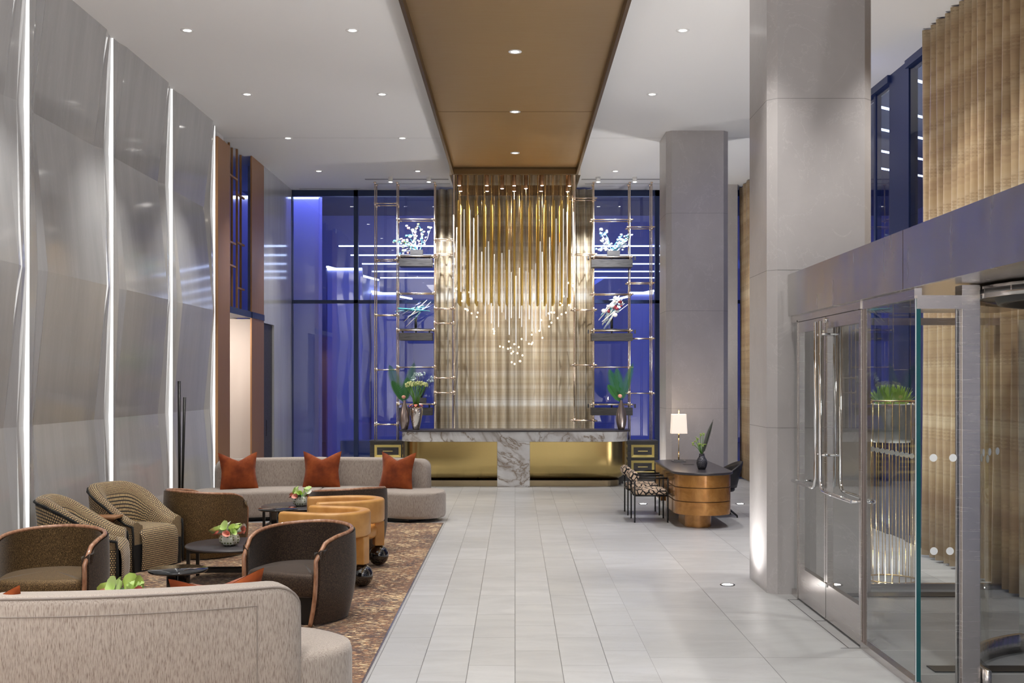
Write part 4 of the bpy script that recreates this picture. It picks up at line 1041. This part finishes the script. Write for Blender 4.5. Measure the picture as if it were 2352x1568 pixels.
# glass art on the shelves
def blossom_art(loc, seed, cols, lab, lean):
    rnd = random.Random(seed); t = thing('blossom_sculpture', lab, 'sculpture', loc)
    mb = MB(); mb.box(-.13, .13, -.07, .07, 0, .11); mb.build('planter', M['black_wood'], t)
    br = MB()
    for k in range(11):
        a = lean + rnd.uniform(-1.1, 1.1); Lb = rnd.uniform(.3, .55); p = Vector((rnd.uniform(-.08, .08), 0, .09)); pts = [p]
        for s in range(5): p = p + Vector((math.sin(a) * Lb / 5, rnd.uniform(-.03, .03), math.cos(a) * Lb / 5)); a += rnd.uniform(-.35, .35); pts.append(p.copy())
        b_ = MB(); b_.tube(pts, [.008 - .001 * i for i in range(6)], 5); b_.build('branch', M[cols[k % 2]], t)
        for q in pts[2:]:
            for w in range(2):
                m_ = MB(); c = q + Vector((rnd.uniform(-.05, .05), rnd.uniform(-.04, .04), rnd.uniform(-.04, .04))); r = rnd.uniform(.014, .028)
                m_.ball(c, r, 8, (1, .6, 1)); m_.ball(c + Vector((r * .8, 0, r * .3)), r * .7, 6, (1, .6, 1)); m_.build('blossom', M[cols[2 + rnd.randrange(len(cols) - 2)]], t)
def spike_art(loc, seed, cols, lab, ang, balls):
    rnd = random.Random(seed); t = thing('spike_sculpture', lab, 'sculpture', loc); t.scale = (1.35, 1, 1.25)
    mb = MB(); mb.cyl((0, 0, 0), (0, 0, .2), .02, n=10); mb.cyl((0, 0, 0), (0, 0, .01), .08, n=16); mb.build('stand', M['black'], t)
    for k in range(20):
        a = ang + rnd.uniform(-.28, .28) * (1 if balls else 2.2); o = rnd.uniform(-.09, .09); c = Vector((o * math.cos(a), rnd.uniform(-.06, .06), .32 - o * math.sin(a))); Lb = rnd.uniform(.15, .38)
        d = Vector((math.cos(a), rnd.uniform(-.2, .2), math.sin(a))); r = rnd.uniform(.004, .014); m_ = MB(); m_.tube([c - d * Lb * .8, c, c + d * Lb * .7], [r * .5, r, r * .3], 6); m_.build('rod', M[cols[k % 3]], t)
    if balls:
        for k in range(22):
            a = ang; u = rnd.uniform(-.13, .2); v = rnd.uniform(-.1, .1); m_ = MB(); m_.ball((u * math.cos(a) - v * math.sin(a), rnd.uniform(-.09, -.02), .32 + u * math.sin(a) + v * math.cos(a)), rnd.uniform(.018, .038), 8, (1, .7, 1)); m_.build('blossom', M[cols[3 + k % 3]], t)
M['teal'] = mat('teal_glass', (.10, .42, .48), .15); M['ice'] = mat('pale_ice_glass', (.72, .85, .88), .12); M['navy'] = mat('navy_glass', (.02, .04, .16), .15); M['wine'] = mat('wine_glass', (.16, .02, .03), .2); M['pearl'] = mat('pearl_glass', (.85, .82, .80), .15); M['sky'] = mat('sky_blue_glass', (.16, .42, .80), .2)
ys_ = 23.45
blossom_art((X(957, ys_), ys_, Z(588, 23.32) + .03), 21, ['ice', 'teal', 'white_petal', 'white_petal', 'ice', 'teal', 'pale_green', 'pink_soft'], 'blossom branch sculpture on the top left shelf', -.35)
blossom_art((X(1409, ys_), ys_, Z(590, 23.32) + .03), 22, ['ice', 'teal', 'white_petal', 'ice', 'ice', 'sky', 'white_petal'], 'pale blue blossom branch sculpture on the top right shelf', -.05)
spike_art((X(955, ys_), ys_, Z(758, 23.32) + .03), 23, ['pearl', 'navy', 'teal'], 'spiky feather-like glass sculpture on the middle left shelf', .45, False)
spike_art((X(1405, ys_), ys_, Z(759, 23.32) + .03), 24, ['ice', 'pearl', 'teal', 'pearl', 'wine', 'ice'], 'slanting rod and flower sculpture on the middle right shelf', .95, True)
t = thing('dark_planter', 'clouded seed-head plant on the lowest left shelf behind the desk vases', 'plant', (X(968, ys_), ys_, Z(930, 23.32) + .03)); rnd = random.Random(31)
mb = MB(); mb.box(-.1, .1, -.07, .07, 0, .12); mb.build('planter', M['black_wood'], t)
for k in range(16):
    a = rnd.uniform(-.7, .9); p = (math.sin(a) * .3, rnd.uniform(-.08, .08), .25 + .42 * math.cos(a) * rnd.uniform(.6, 1)); mb = MB(); mb.tube([(0, 0, .1), (p[0] * .4, p[1] * .5, p[2] * .6), p], .004, 4); mb.build('stem', M['fern_dark'], t); mb = MB(); floret(mb, p, .03, rnd, 5); mb.build('seed_head', M['ice'], t)

# ================================================================ chandelier
t = thing('mirror_canopy', 'mirror-polished ceiling plate with lamp tubes above the pendant rods', 'ceiling panel', (0, 21.4, 5.79))
mb = MB(); mb.box(-1.19, 1.19, -.86, .80, 0, .36); mb.build('plate', M['mirror'], t)
mb = MB(); mb.box(-1.12, 1.12, .80, .86, -.10, .36); mb.build('rear_lip', M['bronze_dark'], t)
for (px, py) in [(1055, 426), (1118, 426), (1181, 426.5), (1245, 426), (1308, 427), (1058, 439), (1119, 439), (1181, 439), (1242.5, 439), (1304, 440), (1153.4, 433), (1208, 433)]:
    dz = 3.58; D = dz * F / (875 - py); x = X(px, D)
    mb = MB(); mb.cyl((x, D - 21.4, 0), (x, D - 21.4, -.16), .036, n=20); lamp = mb.build('lamp_tube', M['bronze'], t)
    mb = MB(); mb.lathe([(0, -.161), (.03, -.161)], (x, D - 21.4, 0), n=16); mb.build('lens', M['led'], lamp)
for x in (-1.0, -.5, 0, .5, 1.0): spot((x, 21.3, 5.6), (x * 1.3, 23.6, 2.4), 185, 85, .9, (1, .91, .78), .03)
t = thing('pendant_chandelier', 'large chandelier of gold tubes and glowing glass rods over reception', 'chandelier', (0, 21.4, 3.4)); O = Vector((0, 21.4, 3.4)); rnd = random.Random(9)
ztop = CAMZ + 412 * 21 / F; zbot = CAMZ + 178 * 21 / F
cols = [X(p, 20.9) for p in (1053, 1073, 1092.5, 1111.5, 1128, 1145.5, 1163.5, 1181.5, 1199, 1217.5, 1236, 1253.5, 1272, 1290, 1309)]
cab = MB()
tube0 = None
for x in cols:
    for k in range(6):
        y = 20.85 + .17 * k
        if tube0 is None:
            mb = MB(); mb.cyl((0, 0, 0), (0, 0, ztop - zbot), .019, n=12); tube0 = mb.build('gold_tube', M['gold_tube'] if 'gold_tube' in M else None, t); o = tube0
        else: o = tube0.copy(); COL.objects.link(o); o.parent = t
        o.location = (x, y - 21.4, zbot - 3.4); cab.cyl((x, y - 21.4, ztop - 3.4), (x, y - 21.4, 5.79 - 3.4), .0025, n=3)
rods = []
for k in range(36):
    px = 1042 + 7.9 * ((k * 17) % 36) + rnd.uniform(-2, 2); y = rnd.uniform(20.9, 22.05); x = X(px, y); c = 1 - abs(px - 1184) / 145
    z0 = 3.75 - .95 * c + rnd.uniform(-.22, .45); z1 = min(5.25, z0 + rnd.uniform(.8, 1.7))
    mb = MB(); mb.cyl((x, y - 21.4, z0 - 3.4), (x, y - 21.4, z1 - 3.4), .0105, n=8); mb.build('glowing_rod', M['led_glow'] if k % 3 else M['ice_rod'], t)
    cab.cyl((x, y - 21.4, z1 - 3.4), (x, y - 21.4, 5.79 - 3.4), .0022, n=3)
for k in range(52):
    px = rnd.uniform(1045, 1322); y = rnd.uniform(20.9, 22.05); x = X(px, y); c = 1 - abs(px - 1184) / 150
    z0 = 3.9 - 1.45 * c ** .8 + rnd.uniform(-.12, .35)
    mb = MB(); mb.ball((x, y - 21.4, z0 - 3.4), .019, 8, (1, 1, 1.1)); mb.build('crystal_drop', M['crystal_drop'], t)
    cab.cyl((x, y - 21.4, z0 - 3.38), (x, y - 21.4, 5.79 - 3.4), .0018, n=3)
o = cab.build('cable', M['brass'], t); o['kind'] = 'stuff'

# ================================================================ concierge desk
t = thing('concierge_desk', 'gold-brown lacquered concierge desk with rounded end and dark top', 'desk', (2.66, 17.0, 0)); cx, cy = 2.66, 17.0
def stad(x0, x1, y0, y1, c0, c1, n=48):
    # flattened rounded front, rounded corners at the rear
    xm = (x0 + x1) / 2; w = (x1 - x0) / 2
    fr = [(xm + w * math.cos(R_(a)), y0 + c0 + c0 * math.sin(R_(a))) for a in [180 + 180 * k / n for k in range(n + 1)]]
    return [(x - cx, y - cy) for x, y in fr + arcp(x1 - c1, y1 - c1, c1, 0, 90, 6) + arcp(x0 + c1, y1 - c1, c1, 90, 180, 6)]
mb = MB(); mb.prism(stad(2.22, 3.08, 15.62, 18.35, .42, .3), .745, .78); mb.build('desktop', M['top_dark'], t, bevel=.01, seg=3)
for z0, z1 in ((.185, .365), (.375, .56), (.57, .742)):
    mb = MB(); mb.prism(stad(2.25, 3.05, 15.66, 16.9, .40, .02), z0, z1); mb.build('drawer_tier', M['desk_gold'], t, bevel=.004)
mb = MB(); mb.prism(stad(2.27, 3.03, 15.69, 16.88, .39, .02), .19, .74); mb.build('core', M['bronze_dark'], t)
mb = MB(); mb.prism(stad(2.40, 2.78, 15.86, 16.7, .2, .1), .0, .187); mb.build('pedestal', M['desk_gold'], t)
for z0, z1 in ((.185, .365), (.375, .56), (.57, .742)):
    mb = MB(); mb.box(2.27 - cx, 3.03 - cx, 17.65 - cy, 18.3 - cy, z0, z1); mb.build('rear_drawer', M['desk_gold'], t, bevel=.01)
mb = MB(); mb.box(2.5 - cx, 2.9 - cx, 17.75 - cy, 18.2 - cy, 0, .187); mb.build('rear_pedestal', M['desk_gold'], t)
mb = MB(); mb.box(2.27 - cx, 2.30 - cx, 16.905 - cy, 17.645 - cy, .375, .742); mb.build('modesty_panel', M['desk_gold'], t)
mb = MB(); mb.box(-.10, .06, .18, .30, .7805, .783); mb.build('desk_grommet', M['black'], t)
# lamp
DL = 17.85; t = thing('table_lamp', 'brass and crystal table lamp with cream shade on the concierge desk', 'lamp', (X(1559, DL), DL, .78))
mb = MB(); mb.box(-.11, .11, -.08, .08, 0, .02); mb.box(-.07, .07, -.05, .05, .02, .035); mb.build('crystal_base', M['crystal_clear'], t, bevel=.003)
mb = MB(); mb.cyl((0, 0, .035), (0, 0, .13), .012); mb.cyl((0, 0, .13), (0, 0, .4), .006); mb.cyl((0, 0, .38), (0, 0, .47), .012); mb.cyl((0, 0, .74), (0, 0, .82), .009); mb.build('brass_stem', M['brass'], t)
z0, z1 = Z(995, DL) - .78, Z(951, DL) - .78; vs = []; out = rrout(-.128, .128, -.09, .09, .03, 4); n = len(out)
mb = MB(); mb.rings([[(x, y, z0) for x, y in out], [(x * .88, y * .88, z1) for x, y in out]], caps=False); mb.rings([[(x * .97, y * .97, z0) for x, y in out], [(x * .85, y * .85, z1) for x, y in out]], caps=False); mb.build('lamp_shade', M['shade'], t)
l = bpy.data.lights.new('bulb', 'POINT'); l.energy = 6; l.color = (1, .78, .56); l.shadow_soft_size = .06; lo = bpy.data.objects.new('bulb', l); COL.objects.link(lo); lo.location = (X(1559, DL), DL - .02, .78 + z1 + .05)
# vase with frond
DV = 16.3; t = thing('pebbled_vase', 'dark pebbled vase with one frond and yellow blooms on the concierge desk', 'vase', (X(1612, DV), DV, .78)); rnd = random.Random(4)
mb = MB(); mb.lathe([(0, 0), (.05, 0), (.068, .04), (.079, .09), (.07, .14), (.045, .18), (.036, .215), (.042, .225), (.034, .225), (.028, .2)], n=36); mb.build('vase', M['dot_vase'], t)
mb = MB(); frond(mb, (0, 0, .18), (.165, 0, .72), .05, (1, .1, 0), 36, .0); mb.build('palm_frond', M['fern_dark'], t)
for k in range(9):
    p = (rnd.uniform(-.14, .05), rnd.uniform(-.04, .04), rnd.uniform(.34, .52)); mb = MB(); mb.tube([(0, 0, .2), (p[0] * .45, p[1], .3), p], .0045, 5); mb.build('stem', M['stem'], t)
    mb = MB(); floret(mb, p, .018, rnd, 6); mb.build('bloom', M['lime'], t)
# metal chairs with patterned seats
def metal_chair():
    t = empty('metal_armchair'); w, d = .255, .25   # half depth along x, half width along y
    for sx in (-1, 1):
        for sy in (-1, 1):
            mb = MB(); mb.cyl((sx * .25, sy * w, 0), (sx * .25, sy * w, .655 if sx < 0 else .645), .0115, n=8); mb.build('leg', M['black'], t)
    for sy in (-1, 1):
        mb = MB(); mb.cyl((-.25, sy * w, .645), (.25, sy * w, .645), .0115, n=8); mb.build('armrest', M['black'], t)
    mb = MB()
    for a, b in (((-.25, -w), (.25, -w)), ((.25, -w), (.25, w)), ((.25, w), (-.25, w)), ((-.25, w), (-.25, -w))): mb.cyl((*a, .39), (*b, .39), .011, n=8)
    mb.build('seat_frame', M['black'], t)
    mb = MB(); puffy(mb, rrout(-.245, .245, -w + .005, w - .005, .04), .395, .475, .03, .025); mb.build('seat', M['vine'], t)
    mb = MB(); mb.cyl((-.255, -w - .015, .665), (-.255, w + .015, .665), .072, n=24); o = mb.build('back_bolster', M['vine'], t, bevel=.02)
    return t
m1 = metal_chair(); m1.location = (1.975, 16.66, 0); m1.scale = (.96, 1, 1); tag(m1, 'nearer black metal armchair with vine-patterned seat at the concierge desk', 'chair', 'black metal armchairs')
clone(m1, 'farther black metal armchair with vine-patterned seat at the concierge desk', (1.965, 17.55, 0), 0)
# desk chair
t = thing('desk_chair', 'black leather swivel desk chair behind the concierge desk', 'chair', (3.10, 17.22, 0), R_(92)); 
mb = MB()
def sh(u, v):
    a = (u - .5) * 2.0 * R_(115); r = .27 + .03 * v; h = .44 + v * (.16 + .23 * max(0, math.cos(a)) ** .8); k = 1 + .12 * v
    return (r * math.sin(a) * k, -r * math.cos(a) * k * 1.0 - .03 * v * max(0, math.cos(a)), h)
mb.grid(sh, 24, 6); o = mb.build('shell', M['black_leather'], t); s = o.modifiers.new('thick', 'SOLIDIFY'); s.thickness = .03
mb = MB(); puffy(mb, [(.25 * math.cos(R_(q)), .02 + .26 * math.sin(R_(q))) for q in range(0, 360, 15)], .38, .47, .03); mb.build('seat', M['black_leather'], t)
mb = MB(); mb.cyl((0, 0, .12), (0, 0, .39), .025); mb.build('post', M['black'], t)
for k in range(4):
    a = R_(45 + 90 * k); mb = MB(); mb.tube([(0, 0, .16), (.18 * math.cos(a), .18 * math.sin(a), .12), (.32 * math.cos(a), .32 * math.sin(a), .03), (.325 * math.cos(a), .325 * math.sin(a), .0)], [.02, .018, .014, .014], 8); mb.build('leg', M['black'], t)

# ================================================================ glass vestibule
VXp = 2.68
def R2(px): return VXp * F / (px - 1183)
yA, yB, yC, yD = 10.86, 10.62, 8.69, 7.54
t = thing('entrance_canopy', 'wide brushed steel fascia over the glass entrance', 'canopy', (3.8, 7.0, 2.67))
mb = MB(); mb.box(2.62 - 3.8, 2.65 - 3.8, -3.5, 3.86, 0, .40); mb.build('fascia', M['steel_fascia'], t)
mb = MB(); mb.box(2.65 - 3.8, 4.6 - 3.8, -3.5, 3.8, .03, .38); mb.build('roof', M['steel'], t)
mb = MB(); mb.box(2.619 - 3.8, 2.62 - 3.8, 7.645 - 7, 7.651 - 7, 0, .4); mb.build('seam', M['bronze_dark'], t)
def frame_rect(mb, y0, y1, z0, z1, w, wt, wb, x=0, d=.05):
    mb.box(x - d / 2, x + d / 2, y0, y0 + w, z0, z1); mb.box(x - d / 2, x + d / 2, y1 - w, y1, z0, z1); mb.box(x - d / 2, x + d / 2, y0 + w, y1 - w, z1 - wt, z1); mb.box(x - d / 2, x + d / 2, y0 + w, y1 - w, z0, z0 + wb)
ym = R2(1903)
for i, (a, b, lab) in enumerate(((ym, yB, 'far'), (yC, ym, 'near'))):
    dr = struct(empty('door_%d' % (i + 2), (VXp, (a + b) / 2, 0))); h = (b - a) / 2
    mb = MB(); frame_rect(mb, -h + .006, h - .006, .02, 2.60, .045, .10, .30); mb.build('door_frame', M['steel'], dr)
    mb = MB(); mb.add([(0, -h + .05, .32), (0, h - .05, .32), (0, h - .05, 2.5), (0, -h + .05, 2.5)], [(0, 1, 2, 3)]); mb.build('glass', M['door_glass'], dr)
    for sx in (-1, 1):
        x = sx * .085
        if i == 0: s0, s1 = -h + .10, h - .04
        else: s0, s1 = h - .05, -h + .03
        dirn = 1 if s1 > s0 else -1
        mb = MB(); c = .09
        mb.tube([(x, s0, 2.56), (x, s0, 1.12 + c), (x, s0 + dirn * c * .3, 1.12 + c * .3), (x, s0 + dirn * c, 1.12), (x, s1, 1.12)], .016, 10)
        for p in ((s0, 2.45), (s0, 1.42), (s1, 1.12)): mb.cyl((x, p[0], p[1]), (0, p[0], p[1]), .011, n=8)
        mb.build('door_handle', M['chrome'], dr)
    mb = MB()
    for z in (2.62, .36): mb.cyl((-.04, -h + .02 if i == 0 else h - .02, z - .05), (.04, -h + .02 if i == 0 else h - .02, z - .05), .02, n=12)
    mb.build('door_fitting', M['chrome'], dr)
mb = MB(); mb.box(VXp - .03, VXp + .03, yC, yA, 2.605, 2.67); mb.box(VXp - .03, VXp + .03, yB, yB + .03, 0, 2.62); struct(mb.build('trim_8', M['steel']))
# narrow sidelight by the column and the fixed pane
def fixed(nm, pts, z0, z1, mtop=True):
    w = struct(empty(nm, (pts[0][0], pts[0][1], 0)))
    mb = MB(); (xa, ya), (xb, yb) = pts; dx, dy = xb - xa, yb - ya
    mb.add([(0, 0, z0), (dx, dy, z0), (dx, dy, z1), (0, 0, z1)], [(0, 1, 2, 3)]); mb.build('glass', M['door_glass'], w)
    return w
w = fixed('window_30', [(VXp, yB + .03), (VXp, yA + .02)], .05, 2.6); mb = MB(); mb.box(-.02, .02, 0, .23, 0, .06); mb.build('base_rail', M['steel'], w)
w = fixed('window_31', [(VXp, yD), (VXp, yC)], .05, 2.60)
mb = MB(); mb.box(-.03, .03, 0, yC - yD, 0, .055); mb.box(-.02, .03, 0, yC - yD, 2.60, 2.67); mb.build('base_rail', M['steel'], w)
mb = MB(); mb.box(-.012, .012, yC - yD - .02, yC - yD, .05, 2.6); mb.build('post', M['bronze_vase'], w)
mb = MB(); mb.box(-.012, .018, -.012, .012, .05, 2.6); mb.build('glass_edge', M['glass_edge'], w)
mb = MB(); mb.box(-.018, -.012, -.013, -.0125, .05, 2.6); mb.build('edge_strip', M['frosted'], w)
xP = X(2203, yD)
w = fixed('window_32', [(VXp + .01, yD), (xP, yD)], .0, 2.53)
mb = MB(); mb.box(-.02, xP - VXp, -.03, .03, 2.53, 2.62); mb.build('head_rail', M['steel'], w)
def dots(parent, pts, ax):
    for (u, z) in pts:
        mb = MB(); vs = []; r = .026
        for k in range(20): a = 2 * PI * k / 20; vs.append(((u + r * math.cos(a)) if ax == 'x' else -.004, (u + r * math.sin(a) * 0 + r * math.cos(a)) if ax == 'y' else -.004, z + r * math.sin(a)))
        mb.add(vs, [tuple(range(20))]); mb.build('frosted_dot', M['frosted'], parent)
dots(w, [(X(2140, yD) - VXp, Z(1051, yD)), (X(2185, yD) - VXp, Z(1051, yD)), (X(2141, yD) - VXp, Z(1265, yD)), (X(2178, yD) - VXp, Z(1265, yD))], 'x')
mb = MB(); mb.box(X(2207, yD), X(2249, yD), yD - .02, yD + .1, 0, 2.69); mb.box(X(2196, yD), X(2207, yD), yD, yD + .012, 0, 2.6); struct(mb.build('trim_10', M['steel'], bevel=.003))
# back screen of the vestibule
w = fixed('window_33', [(VXp + .02, 11.15), (4.9, 11.15)], .06, 2.6); mb = MB(); mb.box(0, 2.2, -.03, .03, 0, .06); mb.box(0, 2.2, -.03, .03, 2.6, 2.67); mb.build('base_rail', M['steel'], w)
dots(w, [(X(1992 + 11.3 * k, 11.15) - VXp - .02, Z(1029 + 2.0 * k, 11.15)) for k in range(10)], 'x')
mb = MB(); mb.box(VXp + .02, 4.95, 4, 11.12, .0, .004); struct(mb.build('floor_vestibule', M['dark_stone']))
mb = MB()
for y in (7.9, 8.6, 9.3, 10.0, 10.7): mb.box(VXp + .05, 4.9, y, y + .006, .004, .005)
mb.add([(2.9, 10.9, .0045), (2.906, 10.9, .0045), (4.6, 8.3, .0045), (4.594, 8.3, .0045)], [(0, 1, 2, 3)])
struct(mb.build('trim_11', mat('pale_joint', (.5, .5, .5), .5)))
for (a, b, lab) in ((7.95, 8.12, 'nearer'), (10.72, 10.95, 'farther')):
    mb = MB(); mb.box(2.95, 4.4, a, b, .0045, .012); tag(mb.build('floor_mat', M['black'], bevel=.002), lab + ' dark mat strip on the vestibule floor behind glass', 'mat')
# threshold slot lines in front of the doors
mb = MB(); mb.box(2.56, 2.565, yC, yB, .0005, .0015); mb.box(2.56, 2.66, ym, ym + .006, .0005, .0015); mb.box(2.5, 2.66, yC, yC + .006, .0005, .0015); mb.box(2.56, 2.66, yB, yB + .006, .0005, .0015); struct(mb.build('trim_12', M['black']))
for (x, y) in ((3.5, 9.2), (3.7, 7.0)): spot((x, y, 2.62), (x, y, 0), 85, 130, 1, (1, .98, .95), .08, 'vestibule_fill')  # no fittings seen here; spots added to brighten the dim vestibule
# revolving door drum
RC = Vector((4.28, 7.5, 0)); RR = 1.14
t = thing('revolving_door', 'curved glass revolving door drum at the right edge of the picture', 'door', RC)
def arcgrid(r, a0, a1, z0, z1, nm, mt, thick=0):
    mb = MB(); mb.grid(lambda u, v: (r * math.cos(R_(a0 + (a1 - a0) * u)), r * math.sin(R_(a0 + (a1 - a0) * u)), z0 + (z1 - z0) * v), 24, 1); o = mb.build(nm, mt, t, recalc=False)
    if thick: s = o.modifiers.new('thick', 'SOLIDIFY'); s.thickness = thick
    return o
arcgrid(RR, 180, 112, .06, 2.55, 'curved_glass', M['door_glass']); arcgrid(RR, 182, 112, 0, .14, 'base_rail', M['steel'], .04)
arcgrid(RR + .04, 181, 540, 2.60, 2.68, 'canopy_ring', M['steel'], .02)
mb = MB(); mb.lathe([(0, 2.66), (.85, 2.66), (.86, 2.62), (.93, 2.62), (.94, 2.58), (1.0, 2.58), (1.02, 2.63), (1.18, 2.63), (1.18, 2.66)], n=64); mb.build('drum_ceiling', M['black_leather'], t)
mb = MB()
for k in range(2): a = R_(35 + 90 * k); mb.bar((-1.0 * math.cos(a), -1.0 * math.sin(a), 1.3), (1.0 * math.cos(a), 1.0 * math.sin(a), 1.3), .008, 2.4)
mb.build('wing_glass', M['door_glass'], t)
for k in range(9):
    a = R_(178 - 6.2 * k); mb = MB(); vs = []; r = .028; z = Z(1050, 7.7)
    for j in range(16): b = 2 * PI * j / 16; aa = a + r * math.cos(b) / RR; vs.append(((RR - .006) * math.cos(aa), (RR - .006) * math.sin(aa), z + r * math.sin(b)))
    mb.add(vs, [tuple(range(16))]); mb.build('frosted_dot', M['frosted'], t)
# brass planter stand behind the vestibule
DP = 11.62; t = thing('planter_stand', 'tall brass rod planter stand with white bowl and ferns behind the glass doors', 'planter', (X(2046, DP), DP, 0)); rnd = random.Random(12)
zt = Z(920, DP); zb = Z(1015, DP)
mb = MB(); mb.tube([(.26 * math.cos(2 * PI * k / 40), .26 * math.sin(2 * PI * k / 40), zt) for k in range(40)], .009, 6, True); mb.tube([(.26 * math.cos(2 * PI * k / 40), .26 * math.sin(2 * PI * k / 40), .02) for k in range(40)], .009, 6, True); mb.build('hoop', M['brass'], t)
for k in range(24):
    a = 2 * PI * k / 24; mb = MB(); mb.cyl((.26 * math.cos(a), .26 * math.sin(a), .01), (.26 * math.cos(a), .26 * math.sin(a), zt), .005, n=6); mb.build('rod', M['brass'], t)
mb = MB(); mb.lathe([(0, zb), (.19, zb), (.235, zb + .06), (.245, zt - .06), (.25, zt - .03), (.23, zt - .03), (.22, zt - .1), (0, zt - .1)], n=40); mb.build('bowl', M['white_ceramic'], t)
for k in range(90):
    a = rnd.uniform(0, 6.28); el = rnd.uniform(.2, 1.4); rr = rnd.uniform(.18, .30); mb = MB(); frond(mb, (.12 * math.cos(a), .12 * math.sin(a), zt - .06), (rr * math.cos(a) * math.cos(el), rr * math.sin(a) * math.cos(el), zt + .03 + .14 * math.sin(el)), .035, (-math.sin(a), math.cos(a), 0), 14, .02); mb.build('fern_leaf', M['fernlime'], t)
